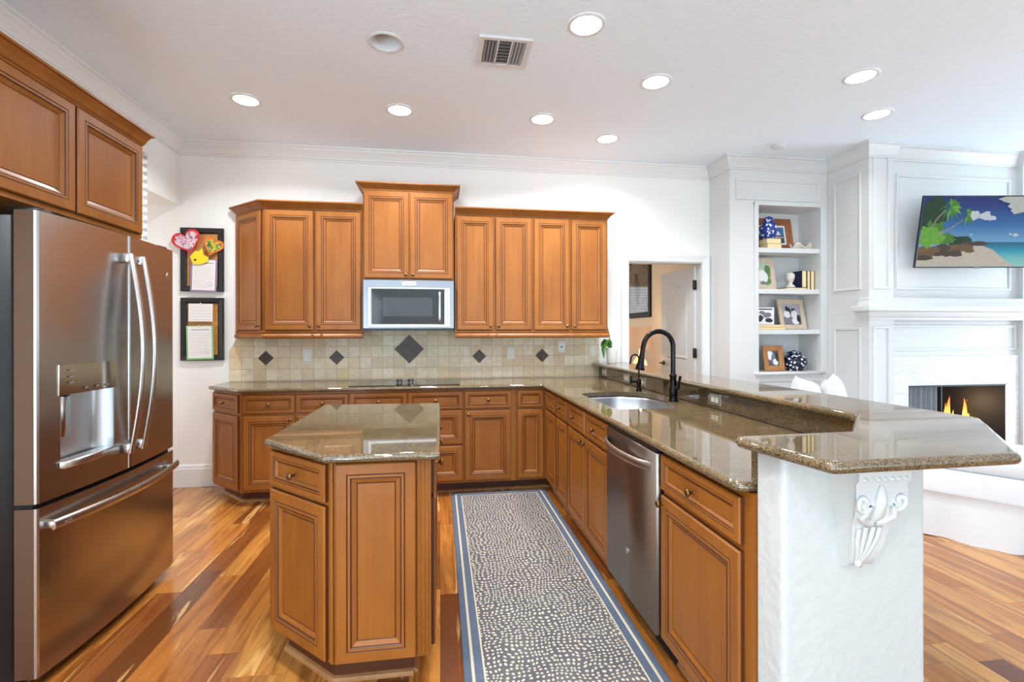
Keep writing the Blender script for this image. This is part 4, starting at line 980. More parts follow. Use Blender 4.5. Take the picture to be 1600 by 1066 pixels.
part('frame', frame_mb((vx0, vy1, H - .0004), (1, 0, 0), (0, -1, 0), (0, 0, -1), vx1 - vx0, vy1 - vy0, fwid, .012), WHITE, v)
part('duct_opening', MB().box(vx0 + fwid, vx1 - fwid, vy0 + fwid, vy1 - fwid, H - .002, H - .0006), plain('dark_duct', lin((92, 96, 104)), .7), v)
ia, ib, ja, jb = vx0 + fwid, vx1 - fwid, vy0 + fwid, vy1 - fwid; w3 = (ib - ia) / 3
for g in (0, 2):
    for k in range(4):
        x = ia + g * w3 + w3 * (k + .5) / 4; sg = 1 if g else -1
        part('louvre', MB().add([(x - .006, ja, H - .003), (x - .006, jb, H - .003), (x + .006 * 1, jb, H - .013), (x + .006, ja, H - .013)] if sg > 0 else [(x + .006, ja, H - .003), (x + .006, jb, H - .003), (x - .006, jb, H - .013), (x - .006, ja, H - .013)], [(0, 1, 2, 3), (3, 2, 1, 0)]), WHITE, v)
for k in range(7):
    y = ja + (jb - ja) * (k + .5) / 7
    part('louvre', MB().add([(ia + w3, y - .012, H - .012), (ib - w3, y - .012, H - .012), (ib - w3, y + .012, H - .004), (ia + w3, y + .012, H - .004)], [(0, 1, 2, 3), (3, 2, 1, 0)]), WHITE, v)
for x in (ia + w3, ib - w3): part('divider', MB().box(x - .004, x + .004, ja, jb, H - .014, H - .002), WHITE, v)
sd = thing('smoke_detector', 'round white smoke detector on the ceiling near the bookcase', 'smoke detector', (3.0, 3.93, H))
part('base', MB().lathe([(.068, H - .0005), (.070, H - .008), (.064, H - .014)], (3.0, 3.93, 0), n=28), WHITE, sd); part('cap', MB().lathe([(.056, H - .014), (.054, H - .026), (.040, H - .034), (.0001, H - .036)], (3.0, 3.93, 0), n=28), WHITE, sd)

# ------------------------------------------------------------------ corbel on the column
cb = thing('corbel', 'ornate white plaster corbel under the bar overhang', 'corbel', (1.11, 1.165, .77))
cx0, cx1 = 1.037, 1.187
prof = [(1.165, 1.0205), (1.070, 1.0205), (1.070, .985), (1.080, .975), (1.078, .93), (1.088, .905), (1.104, .885), (1.112, .862), (1.116, .83), (1.126, .80), (1.140, .775), (1.165, .765)]
vs = []
wz = [(0, 1), (0, 1), (0, 1), (0, 1), (.0, 1), (.006, .99), (.02, .95), (.03, .9), (.04, .86), (.05, .80), (.055, .74), (.055, .70)]
for (y, z), (a, b) in zip(prof, wz):
    q0 = cx0 + a * .6; q1 = cx0 + (cx1 - cx0) * (1 - a * 5.2); vs += [(q0, y, z), (max(q1, q0 + .05), y, z)]
n_ = len(prof)
mb = MB().add(vs, [(2 * i, 2 * i + 2, 2 * i + 3, 2 * i + 1) for i in range(1, n_ - 1)], 0, True)
mb.add(vs, [(0, 2, 3, 1)] + [tuple(range(0, 2 * n_, 2))[::-1], tuple(range(1, 2 * n_, 2))]); part('bracket_body', mb, plain('corbel_white', (.62, .625, .61), .5), cb)
CW = bpy.data.materials['corbel_white']
for k in range(7):
    x = cx0 + .016 + k * .0195; part('bead', MB().lathe([(.0065, 0), (.005, .004), (.0001, .007)], (x, 1.0705, .987), (0, -1, 0), 8), CW, cb)
def yf_at(z):
    for (y0, z0), (y1, z1) in zip(prof[2:], prof[3:]):
        if z1 <= z <= z0: return y0 + (y1 - y0) * (z0 - z) / max(1e-6, z0 - z1)
    return 1.15
def relief(pts, rad, name, flat_=.6): return part(name, MB().tube([(x, yf_at(z) - .003, z) for x, z in pts], rad, 8, flat=flat_, upv=(1, 0, 0)), CW, cb)
mid = (cx0 + cx1) / 2 - .004
relief([(mid, .974), (mid, .960), (mid - .002, .94), (mid - .004, .905), (mid - .006, .888)], [.001, .012, .018, .016, .008], 'centre_leaf')
relief([(mid + .006, .965), (mid + .004, .945), (mid, .895)], [.002, .004, .004], 'leaf_rib', 1)
for s, nm in ((-1, 'scroll'), (1, 'scroll')):
    pts = []
    cxs, czs = mid + s * .052, .936
    for k in range(16):
        a = k / 15 * 1.9 * PI; r = .005 + .019 * k / 15; pts.append((cxs - s * r * math.cos(a) * 1.0, czs + r * math.sin(a)))
    pts += [(mid + s * .048, .902), (mid + s * .026, .888), (mid + s * .006, .882)]
    relief(pts, [.0065] * 16 + [.010, .010, .008], nm, .9)
for s, top in ((-.030, .870), (-.012, .874), (.010, .874), (.030, .872)):
    relief([(mid - .006 + s, top), (mid - .008 + s * .95, .845), (mid - .012 + s * .6, .815), (mid - .016 + s * .25, .785)], [.008, .0075, .006, .004], 'lower_rib')
part('drop_knob', MB().lathe([(.010, 0), (.009, .008), (.0001, .012)], (mid - .016, yf_at(.785), .783), (0, -1, 0), 10), CW, cb)

cb.location.z = .727; cb.scale.z = (1.0205 - .727) / (1.0205 - .77)
# ------------------------------------------------------------------ bookcase
bk = thing('built_in_bookcase', 'white built in bookcase with open shelves right of the doorway', 'bookcase', (3.26, 4.6, 0))
YF = 4.27; BX0, BX1 = 2.741, 3.783; OX0, OX1 = 3.035, 3.702; OZ0, OZ1 = .962, 2.572; YBK = 4.56
mb = MB(); mb.box(BX0, OX0, YF, 4.6185, 0, H - .001); mb.box(OX1, BX1, YF, 4.6185, 0, H - .001); mb.box(OX0, OX1, YF, 4.6185, OZ1, H - .001); mb.box(OX0, OX1, YF, 4.6185, 0, OZ0 - .03); mb.box(OX0, OX1, YBK, 4.6185, OZ0 - .03, OZ1)
part('case', mb, WHITE, bk)
for z0, z1 in ((2.121, 2.166), (1.722, 1.766), (1.328, 1.372)): part('shelf', MB().box(OX0 + .001, OX1 - .001, YF + .004, YBK - .001, z0, z1), WHITE, bk)
part('sill', MB().rbox(OX0 - .045, OX1 + .03, YF - .035, YBK - .001, OZ0 - .029, OZ0, .006), WHITE, bk)
part('sill_moulding', MB().sweep([(0, .87), (.008, .87), (.012, .90), (.026, .932), (0, .932)], [(OX1 + .02, YF), (OX0 - .035, YF)]), WHITE, bk)
def trimframe(O, U, W, N, w, h, fw=.022, d=.012): return frame_mb(O, U, W, N, w, h, fw, d)
part('frieze_moulding', trimframe((2.80, YF, 2.62), UX, UZ, (0, -1, 0), .89, .20), WHITE, bk)
part('side_trim', MB().box(2.992, 3.035, YF - .012, YF, .0, 2.60), WHITE, bk)
part('side_trim', MB().box(3.702, 3.730, YF - .012, YF, .0, 2.60), WHITE, bk)
part('top_trim', MB().box(2.992, 3.730, YF - .0125, YF, 2.573, 2.600), WHITE, bk)
part('base_moulding', MB().sweep(BP, [(BX1, YF), (BX0, YF), (BX0, 4.6)]), WHITE, bk)

# shelf objects
def leaning(name, label, x0, x1, z, w_frame, h, mats, y=4.44, tilt=.16, d=.018, image=None, matw=.0, figs=None, stand=True, cat='photo frame', rot=0):
    o = thing(name, label, cat, ((x0 + x1) / 2, y, z)); W = V(0, math.sin(tilt), math.cos(tilt)); N = V(0, -math.cos(tilt), math.sin(tilt)); w = x1 - x0
    U = V(math.cos(rot), math.sin(rot), 0); N = V(N.x - N.y * math.sin(rot) * 1.0, N.y * math.cos(rot), N.z); W = V(-W.y * math.sin(rot), W.y * math.cos(rot), W.z)
    O = V(x0, y, z + .0005 + d * math.sin(tilt) * 0) 
    part('frame', frame_mb(O, U, W, N, w, h, w_frame, d), mats, o)
    part('backing', MB().rings(O + U * .004 + W * .004 - N * .004, U, W, N, w - .008, h - .008, [(0, 0), (0, .004)]), BLACK, o)
    i0 = w_frame
    if matw:
        part('mat_board', MB().rings(O + U * i0 + W * i0, U, W, N, w - 2 * i0, h - 2 * i0, [(0, 0), (0, .003)]), PAPER, o); i0 += matw
    ph = part('photo', MB().rings(O + U * i0 + W * i0, U, W, N, w - 2 * i0, h - 2 * i0, [(0, .0), (0, .004)]), image, o)
    for i, (pts, fm) in enumerate(figs or []):
        P = [O + U * (i0 + u * (w - 2 * i0)) + W * (i0 + v * (h - 2 * i0)) + N * (.0045 + .0003 * i) for u, v in pts]; mbq = MB().poly(P)
        part('figure', mbq, fm, ph)
    if stand: part('easel_leg', MB().tube([O + U * w / 2 + W * h * .6 - N * .006, V(O.x + w / 2 * U.x, min(O.y + h * .42, 4.552), z + .003)], .004, 6), BLACK, o)
    return o
def blob(cx, cy, rx, ry, n=14, seed=0, j=.18):
    r = random.Random(seed); return [(cx + rx * math.cos(2 * PI * k / n) * (1 + r.uniform(-j, j)), cy + ry * math.sin(2 * PI * k / n) * (1 + r.uniform(-j, j))) for k in range(n)]
def flatmat(c, name): return bpy.data.materials.get(name) or plain(name, lin(c), .3)
K1, K2, K3, K4 = flatmat((40, 40, 46), 'print_black'), flatmat((120, 116, 124), 'print_grey'), flatmat((228, 228, 230), 'print_white'), flatmat((176, 170, 180), 'print_lilac')
G1, G2 = flatmat((96, 130, 70), 'print_green'), flatmat((60, 110, 160), 'print_blue')
z1s, z2s, z3s, z4s = 2.166, 1.766, 1.372, .962
leaning('framed_photo', 'wide walnut frame with a twilight seascape on the top shelf', 3.045, 3.575, z1s, .07, .345, WALNUTF, y=4.47, tilt=.17, image=flatmat((70, 74, 78), 'print_slate'), matw=.018,
        figs=[([(0, .45), (1, .45), (1, 1), (0, 1)], G2), (blob(.55, .62, .34, .22, seed=3), K3), ([(0, .4), (1, .46), (1, .5), (0, .44)], flatmat((70, 66, 60), 'print_ridge')), (blob(.75, .36, .25, .05, seed=5), K4)])
def book(label, x0, x1, y0, y1, z0, z1, cover, upright=False, group='books on the shelves'):
    b = thing('book', label, 'book', ((x0 + x1) / 2, (y0 + y1) / 2, z0), group=group); t = .003
    if upright:
        part('page_block', MB().box(x0 + t, x1 - t, y0, y1 - t, z0 + .003, z1 - .004), CREAMPAGE, b)
        mb = MB(); mb.box(x0, x0 + t, y0 - .004, y1, z0, z1); mb.box(x1 - t, x1, y0 - .004, y1, z0, z1); mb.box(x0, x1, y1 - t, y1 + .001, z0, z1); part('cover', mb, cover, b)
    else:
        part('page_block', MB().box(x0 + .003, x1 - .003, y0, y1 - t, z0 + t, z1 - t), CREAMPAGE, b)
        mb = MB(); mb.box(x0, x1, y0 - .004, y1, z0, z0 + t); mb.box(x0, x1, y0 - .004, y1, z1 - t, z1); mb.box(x0, x1, y1 - t, y1 + .001, z0, z1); part('cover', mb, cover, b)
    return b
book('cream book lying at the bottom under the blue ginger jar', 3.165, 3.318, 4.31, 4.42, z1s + .0005, z1s + .049, TANBOOK)
book('cream book lying directly beneath the blue ginger jar', 3.160, 3.314, 4.312, 4.42, z1s + .0495, z1s + .098, TANBOOK)
def ginger_jar(label, x, y, z, r, h, m):
    j = thing('ginger_jar', label, 'jar', (x, y, z))
    part('jar_body', MB().lathe([(r * .62, z + .0005), (r * .66, z + h * .03), (r * .9, z + h * .2), (r, z + h * .42), (r * .93, z + h * .6), (r * .65, z + h * .73), (r * .47, z + h * .78), (r * .47, z + h * .81)], (x, y, 0), n=28), m, j)
    part('jar_lid', MB().lathe([(r * .56, z + h * .80), (r * .58, z + h * .86), (r * .45, z + h * .92), (r * .12, z + h * .955), (r * .10, z + h * .975), (r * .0001, z + h)], (x, y, 0), n=24), m, j)
ginger_jar('bright blue and white ginger jar standing on two books', 3.220, 4.368, z1s + .098, .078, .235, CHINA)
sb = thing('shell_bowl', 'wavy white clam shell bowl on the top shelf', 'bowl', (3.582, 4.38, z1s))
mb = MB(); nA, nR = 48, 6; vs = []
for k in range(nR + 1):
    q = k / nR
    for i in range(nA):
        a = 2 * PI * i / nA; wv = .022 * q ** 2 * math.sin(5 * a + .6); rr = (.02 + .08 * q) ; vs.append((3.582 + rr * 1.12 * math.cos(a), 4.38 + rr * .8 * math.sin(a), z1s + .002 + .042 * q ** 1.6 + wv * 1.2))
mb.add(vs, [(k * nA + i, k * nA + (i + 1) % nA, (k + 1) * nA + (i + 1) % nA, (k + 1) * nA + i) for k in range(nR) for i in range(nA)], 0, True); mb.add(vs[:nA], [tuple(range(nA))[::-1]])
o = part('shell', mb, SHELL, sb); o.modifiers.new('thick', 'SOLIDIFY').thickness = .006
leaning('framed_photo', 'whitewashed frame with a garden photo on the second shelf', 3.062, 3.345, z2s, .046, .33, WHITEWASH, y=4.43, tilt=.15, image=flatmat((196, 206, 180), 'print_pale_green'),
        figs=[(blob(.85, .62, .2, .3, seed=8), G1), (blob(.8, .2, .25, .16, seed=9), G1), (blob(.55, .38, .30, .22, seed=10), K3), (blob(.50, .58, .2, .12, seed=11), K3), (blob(.55, .12, .2, .08, seed=12), K2)])
book('navy book lying flat under the bust on the second shelf', 3.385, 3.612, 4.33, 4.46, z2s + .0005, z2s + .024, NAVY)
book('navy upright book beside the bust, its cover showing', 3.556, 3.609, 4.335, 4.47, z2s + .0245, z2s + .192, NAVY, True)
book('middle upright book of the three on the second shelf', 3.6135, 3.650, 4.335, 4.47, z2s + .0005, z2s + .192, plain('brown_cloth', lin((60, 44, 36)), .7), True)
book('upright book at the right end of the second shelf row', 3.6535, 3.695, 4.335, 4.47, z2s + .0005, z2s + .190, plain('tan_brown_cloth', lin((120, 84, 60)), .7), True)
bu = thing('bust', 'small white plaster bust on a navy book', 'bust', (3.470, 4.385, z2s + .024))
zb = z2s + .0245
part('shoulders', MB().lathe([(.044, zb), (.046, zb + .008), (.038, zb + .022), (.020, zb + .036), (.019, zb + .052)], (3.470, 4.385, 0), n=20), PLASTER, bu)
mb = MB().lathe([(.016, zb + .046), (.028, zb + .062), (.036, zb + .085), (.039, zb + .108), (.034, zb + .130), (.020, zb + .144), (.0001, zb + .149)], (3.470, 4.385, 0), n=20)
mb.lathe([(.010, 0), (.008, .008), (.0001, .014)], (3.468, 4.351, zb + .090), (0, -1, -.2), 8)
part('head', mb, PLASTER, bu)
part('curly_hair', MB().lathe([(.040, zb + .098), (.043, zb + .115), (.038, zb + .136), (.022, zb + .150), (.0001, zb + .154)], (3.474, 4.391, 0), n=12), PLASTER, bu)
book('lowest of two cream books on the third shelf', 3.062, 3.365, 4.32, 4.44, z3s + .0005, z3s + .026, TANBOOK)
book('upper of two cream books on the third shelf', 3.058, 3.350, 4.322, 4.44, z3s + .0265, z3s + .050, TANBOOK)
pb = thing('photo_block', 'small black and white photo block standing on two books', 'photo', (3.17, 4.39, z3s + .05))
part('block', MB().box(3.088, 3.282, 4.372, 4.392, z3s + .0505, z3s + .222), flatmat((150, 96, 80), 'block_edge'), pb)
ph = part('print', MB().box(3.089, 3.281, 4.3705, 4.372, z3s + .0515, z3s + .221), K3, pb)
for i, (a, b, cc, d_) in enumerate([(.2, .35, .18, .2), (.6, .55, .25, .16), (.7, .25, .2, .14), (.3, .7, .16, .1)]):
    part('figure', MB().poly([(3.089 + .192 * u, 4.3702 - .0002 * i, z3s + .052 + .168 * v_) for u, v_ in blob(a, b, cc, d_, seed=20 + i)]), K2 if i % 2 else K1, ph)
part('caption', MB().box(3.11, 3.26, 4.3700, 4.3704, z3s + .196, z3s + .208), K1, ph)
leaning('framed_photo', 'large pale wood frame with a couple photo on the third shelf', 3.375, 3.700 - .012, z3s, .048, .315, WHITEWASH, y=4.40, tilt=.20, rot=.10, image=K4,
        figs=[([(0, 0), (1, 0), (1, .42), (0, .36)], K2), (blob(.28, .75, .10, .14, seed=31), K1), (blob(.40, .62, .09, .20, seed=32), K1), (blob(.24, .50, .17, .16, seed=33), K3), (blob(.62, .70, .11, .10, seed=34), K1), (blob(.66, .47, .17, .20, seed=35), K3), (blob(.68, .18, .20, .17, seed=36), K3), (blob(.86, .3, .10, .2, seed=37), K1)])
leaning('framed_photo', 'small oak frame with a portrait photo on the bottom shelf', 3.165, 3.385, z4s, .052, .252, OAKF, y=4.36, tilt=.17, image=flatmat((90, 84, 82), 'print_umber'),
        figs=[(blob(.25, .7, .3, .3, seed=41), K3), (blob(.5, .45, .2, .42, seed=42), K2), (blob(.7, .25, .25, .22, seed=43), K3), (blob(.85, .6, .13, .36, seed=44), K1)])
ginger_jar('round navy and white ginger jar on the bottom shelf', 3.515, 4.39, z4s, .118, .205, CHINAD)

# ------------------------------------------------------------------ fireplace
fp = thing('fireplace', 'white panelled fireplace with mantel and marble surround', 'fireplace', (4.73, 4.3, 0))
FX0, FX1 = 3.785, 5.68; PY, CY = 3.80, 3.852; PX0, PX1 = 4.035, 5.43
HX0, HX1, HZ0_, HZ1_ = 4.222, 5.276, .22, .857
mb = MB(); mb.box(FX0, PX0, PY, 4.6185, 0, H - .001); mb.box(PX1, FX1, PY, 4.6185, 0, H - .001)
mb.box(PX0, PX1, CY, 4.6185, HZ1_, H - .001); mb.box(PX0, HX0, CY, 4.6185, 0, HZ1_); mb.box(HX1, PX1, CY, 4.6185, 0, HZ1_); mb.box(HX0, HX1, CY, 4.6185, 0, HZ0_)
part('chimney_breast', mb, WHITE, fp)
for (z0, z1) in ((1.735, 2.80), (.30, 1.39)):
    part('panel_moulding', trimframe((FX0, 4.187, z0), (0, -1, 0), UZ, (-1, 0, 0), .305, z1 - z0, .026, .014), WHITE, fp)
for x0_ in (3.822, 5.47):
    for (z0, z1) in ((1.735, 2.94), (.30, 1.40)): part('panel_moulding', trimframe((x0_, PY, z0), UX, UZ, (0, -1, 0), .172, z1 - z0, .022, .010), WHITE, fp)
part('panel_moulding', trimframe((4.112, CY, 1.735), UX, UZ, (0, -1, 0), 1.245, 1.055, .026, .012), WHITE, fp)
part('frieze_panel', trimframe((4.05, CY, 1.175), UX, UZ, (0, -1, 0), 1.365, .235, .024, .012), WHITE, fp)
MP = [(0, 1.455), (.008, 1.455), (.014, 1.475), (.03, 1.49), (.045, 1.515), (.050, 1.525), (.085, 1.535), (.088, 1.545), (.088, 1.575), (.082, 1.583), (.004, 1.585), (0, 1.585)]
part('mantel_shelf', MB().sweep(MP, [(FX1, 4.30), (FX1, PY), (FX0, PY), (FX0, 3.90)][0:4]), WHITE, fp)
part('mantel_moulding', MB().sweep([(0, 1.585), (.03, 1.585), (.026, 1.60), (.012, 1.625), (.010, 1.65), (0, 1.66)], [(FX1, 4.30), (FX1, PY), (FX0, PY), (FX0, 3.90)]), WHITE, fp)
ms = MB(); yo = CY - .02; ms.box(4.04, 5.425, yo, CY - .0005, HZ1_, 1.125); ms.box(4.04, HX0, yo, CY - .0005, 0, HZ1_); ms.box(HX1, 5.425, yo, CY - .0005, 0, HZ1_); ms.box(HX0, HX1, yo, CY - .0005, 0, HZ0_)
part('marble_surround', ms, MARBLE, fp)
SOOT = photo_mat('sooty_firebrick', [(84, 84, 82), (140, 136, 128), (112, 110, 104), (156, 150, 140)], 5, 1.0, (9, 9, .3))
FBK = plain('firebox_black', lin((18, 18, 22)), .6)
mb = MB(); z0, z1 = HZ0_, HZ1_
mb.add([(HX0, CY, z0), (HX0, CY, z1), (HX0 + .16, 4.36, z1), (HX0 + .16, 4.36, z0), (HX1 - .16, 4.36, z1), (HX1 - .16, 4.36, z0), (HX1, CY, z1), (HX1, CY, z0)], [(0, 1, 2, 3), (3, 2, 4, 5), (1, 6, 4, 2), (0, 3, 5, 7)])
part('firebox_liner', mb, SOOT, fp); part('firebox_side', MB().add([(HX1, CY - .018, z0), (HX1 - .002, CY - .018, z1), (HX1 - .16, 4.36, z1), (HX1 - .16, 4.36, z0)], [(0, 1, 2, 3), (3, 2, 1, 0)]), FBK, fp)
part('opening_trim', MB().sweep([(0, HZ1_ - .014), (.004, HZ1_ - .014), (.004, HZ1_), (0, HZ1_)], [(HX1, yo), (HX0, yo)]), BLACKM, fp)
mb = MB(); vs = []; n = 40
for i in range(n + 1):
    x = HX0 + .006 + .40 * i / n; y = 3.91 + .012 * math.sin(i * 1.15); vs += [(x, y, z0 + .01), (x, y, z1 - .012)]
mb.add(vs, [(2 * i, 2 * i + 2, 2 * i + 3, 2 * i + 1) for i in range(n)], 0, True)
part('mesh_curtain', mb, plain('grey_chain_mesh', lin((120, 124, 128)), .55, .2), fp, 'grey chain mesh curtain')
part('center_post', MB().box(HX0 + .412, HX0 + .428, 3.89, 3.905, z0, z1), BLACKM, fp); part('damper_pull', MB().tube([(4.80, 4.2, z1 - .002), (4.80, 4.2, z1 - .11)], .012, 8), BLACKM, fp)
gr = thing('fire_logs', 'gas log set burning in the fireplace', 'fire logs', (4.95, 4.12, HZ0_))
part('grate', MB().box(4.55, 5.2, 4.00, 4.24, HZ0_ + .0005, HZ0_ + .06), BLACKM, gr)
LOG = photo_mat('charred_log', [(40, 34, 30), (92, 80, 70), (120, 108, 96)], 14, 1.0)
for (a, b, r_) in (((4.56, 4.06, .32), (5.22, 4.05, .33), .05), ((4.58, 4.17, .36), (5.18, 4.18, .35), .055), ((4.50, 4.02, .36), (4.80, 4.2, .43), .04)): part('log', MB().tube([a, tuple((x + y) / 2 for x, y in zip(a, b)), b], [r_, r_ * 1.05, r_ * .9], 10), LOG, gr)
def flame_mat():
    t = NT('gas_flame'); o = t.tc.outputs['Object']; X, Y, Z = t.sep(o)
    c = t.ramp(t.math('DIVIDE', t.math('SUBTRACT', Z, .12), .40), [(0, (1, .62, .22)), (.45, (1, .50, .10)), (.8, (1, .22, .03)), (1, (.7, .08, .01))])
    t.b.inputs['Base Color'].default_value = (0, 0, 0, 1); t.l(c, t.b.inputs['Emission Color']); t.b.inputs['Emission Strength'].default_value = 2.2; return t.m
FL = flame_mat()
FLI = plain('flame_core', (0, 0, 0), 1, emit=(1, .80, .42), estr=3.0)
for (x, zt, w, sd_) in ((4.97, .715, .040, 1), (4.925, .65, .022, 2), (5.155, .69, .042, 3), (5.20, .675, .026, 4), (5.28, .61, .026, 5), (5.03, .58, .03, 6)):
    rr = random.Random(sd_); n = 10; z_0 = HZ0_ + .12; pts = []; rad = []
    for k in range(n + 1):
        t_ = k / n; pts.append((x + .018 * math.sin(t_ * 6 + sd_) * t_, 4.10 + .008 * math.sin(t_ * 5 + sd_), z_0 + (zt - z_0) * t_)); rad.append(w * (math.sin(PI * min(1, .18 + .82 * t_)) ** .8 + .02) * (1 - .35 * t_))
    fl = part('flame', MB().tube(pts, rad, 8, flat=.6), FL, gr)
    if zt > .65: part('flame_core', MB().tube([(p[0], p[1] - .030, p[2]) for p in pts[:6]], [r__ * .5 for r__ in rad[:6]], 8, flat=.5), FLI, fl)

plight('fire_glow', (5.0, 3.98, .66), 5.0, (1, .62, .34), .08, gr)
# ------------------------------------------------------------------ television
tv = thing('television', 'wall mounted television showing a palm beach, tilted downward', 'television', (4.73, 3.85, 1.90))
TVW = 1.11; Ut = V(.98907, -.14746, 0)
Wt = V(-.0153, -.1029, .615); th_ = Wt.length; Wt.normalize(); Nt = Ut.cross(Wt).normalized(); Ot = V(4.18, 3.74, 1.919)
def tp(u, v, n): return Ot + Ut * (u * TVW) + Wt * (v * th_) + Nt * n
mb = MB(); vs = [tp(u, v, n_) for n_ in (-.016, 0) for u, v in ((0, 0), (1, 0), (1, 1), (0, 1))]
part('housing', mb.add(vs, [(4, 5, 6, 7), (3, 2, 1, 0), (0, 1, 5, 4), (1, 2, 6, 5), (2, 3, 7, 6), (3, 0, 4, 7)]), BLACK, tv)
part('bezel', frame_mb(Ot, Ut, Wt, Nt, TVW, th_, .009, .004), BLACK, tv)
part('rear_bulge', MB().add([tp(u, v, n_) for n_ in (-.05, -.0165) for u, v in ((.15, .05), (.85, .05), (.85, .6), (.15, .6))], [(4, 5, 6, 7), (3, 2, 1, 0), (0, 1, 5, 4), (1, 2, 6, 5), (2, 3, 7, 6), (3, 0, 4, 7)]), BLACK, tv)
part('wall_mount', MB().box(4.6, 4.84, 3.71, 3.8515, 2.10, 2.32), BLACKM, tv)
part('logo_tab', MB().add([tp(u, v, n_) for n_ in (.004, .006) for u, v in ((.475, -.012), (.525, -.012), (.525, .01), (.475, .01))], [(4, 5, 6, 7), (0, 1, 5, 4), (1, 2, 6, 5), (3, 0, 4, 7)]), GREYM, tv)
def scr(name, stops=None, col=None, k=1.0, noise=None):
    t = NT(name); t.b.inputs['Base Color'].default_value = (.01, .01, .01, 1); t.set(Roughness=.4); t.b.inputs['Specular IOR Level'].default_value = .2
    if stops:
        o = t.tc.outputs['Object']; Z = t.sep(o)[2]; z0_, z1_ = .009, .631
        c = t.ramp(t.math('DIVIDE', Z, .622), [(p, lin(cc)) for p, cc in stops])
        if noise:
            n = t.noise(t.mapping(o, (1, 1, 2.6)), 4.2, 5, .6, .4); c = t.mix(t.ramp(n, [(.60, (0, 0, 0)), (.74, (.9, .9, .9))]), c, lin((214, 224, 236)))
    else:
        o = t.tc.outputs['Object']; n = t.noise(o, 45, 3, .6); q = .75 if 'sand' in name or 'cloud' in name or 'glow' in name else .4
        c = t.mix(n, tuple(x * q for x in lin(col)), tuple(min(1, x * (2 - q)) for x in lin(col)))
    t.l(c, t.b.inputs['Emission Color']); t.b.inputs['Emission Strength'].default_value = k; return t.m
KS = .72
screen = part('screen', MB().add([tp(u, v, .0012) for u, v in ((.007, .014), (.993, .014), (.993, .986), (.007, .986))], [(0, 1, 2, 3)]), scr('screen_sky', [(.0, (150, 190, 220)), (.42, (112, 168, 214)), (.62, (52, 112, 178)), (.85, (28, 64, 140)), (1, (26, 44, 116))], k=KS), tv)
lay = [0.0014]
def art(name, pts, m):
    pts = [(min(.990, max(.010, a_)), min(.984, max(.016, b_))) for a_, b_ in pts]
    lay[0] += .00012; return part(name, MB().poly([tp(u, v, lay[0]) for u, v in pts]), m, screen)
SEA = scr('screen_sea', [(.0, (170, 214, 206)), (.16, (120, 204, 206)), (.27, (40, 160, 190)), (.36, (22, 110, 150))], k=KS); SAND = scr('screen_sand', None, (206, 196, 182), KS); ROCK = scr('screen_rock', None, (120, 92, 62), KS); ROCKD = scr('screen_rock_dark', None, (78, 66, 58), KS)
LEAF = scr('screen_leaf', None, (74, 132, 46), KS); LEAFD = scr('screen_leaf_dark', None, (30, 62, 32), KS); LEAFB = scr('screen_leaf_bright', None, (108, 176, 54), KS); TRUNK = scr('screen_trunk', None, (150, 140, 128), KS); CLOUD = scr('screen_cloud', None, (205, 216, 228), KS); GLOW = scr('screen_glow', None, (196, 200, 196), KS)
art('sea', [(.45, .02), (.99, .02), (.99, .36), (.50, .36)], SEA)
art('beach', [(.01, .02), (.80, .02), (.72, .10), (.66, .18), (.60, .26), (.52, .31), (.40, .30), (.01, .24)], SAND)
art('headland', blob(.33, .37, .10, .08, seed=50), LEAFD)
for i, (u, v, ru, rv, mm) in enumerate([(.40, .33, .06, .035, ROCKD), (.48, .34, .07, .035, ROCKD), (.36, .28, .08, .05, ROCK), (.28, .27, .08, .06, ROCK), (.20, .27, .07, .06, ROCKD), (.13, .25, .06, .05, ROCK), (.31, .20, .06, .045, ROCKD), (.24, .20, .05, .04, ROCKD), (.17, .19, .05, .03, ROCKD), (.06, .20, .08, .10, ROCK), (.055, .14, .075, .04, ROCKD), (.42, .24, .045, .03, ROCK), (.53, .34, .03, .02, ROCKD)]): art('rock', blob(u, v, ru, rv, 11, 60 + i), mm)
for i, (u, v, ru, rv, mm) in enumerate([(.06, .62, .07, .22, LEAFD), (.09, .82, .09, .18, LEAFD), (.12, .60, .07, .14, LEAF), (.13, .72, .07, .10, LEAFD), (.22, .40, .07, .08, LEAF), (.09, .42, .085, .13, LEAFB), (.16, .42, .05, .08, LEAFB), (.06, .52, .06, .06, LEAFB)]): art('bush', blob(u, v, ru, rv, 18, 80 + i, .3), mm)
art('trunk', [(.145, .47), (.155, .46), (.26, .56), (.335, .665), (.327, .67), (.25, .575)], TRUNK)
art('trunk', [(.085, .55), (.095, .55), (.13, .68), (.19, .79), (.183, .80), (.12, .69)], TRUNK)
def palm(cu, cv, s):
    for k in range(13):
        a = 2 * PI * k / 13 + .2; du, dv_ = math.cos(a) * s * .55, math.sin(a) * s; pu, pv = -math.sin(a) * s * .07, math.cos(a) * s * .12
        art('frond', [(cu, cv), (cu + du * .5 + pu, cv + dv_ * .5 + pv + .02), (cu + du, cv + dv_ - .05), (cu + du * .5 - pu, cv + dv_ * .5 - pv - .01)], LEAF if k % 3 else LEAFB)
palm(.22, .84, .17); palm(.36, .74, .13)
for i, (u, v, ru, rv, mm) in enumerate([(.415, .73, .035, .06, CLOUD), (.50, .71, .05, .045, CLOUD), (.545, .69, .045, .03, CLOUD), (.51, .76, .03, .03, CLOUD), (.76, .46, .022, .022, CLOUD), (.72, .47, .012, .012, CLOUD), (.72, .95, .12, .06, GLOW), (.76, .85, .08, .10, GLOW), (.95, .95, .05, .05, CLOUD), (.41, .46, .012, .01, CLOUD)]): art('cloud', [(a_, min(b_, .984)) for a_, b_ in blob(u, v, ru, rv, 16, 120 + i, .3)], mm)

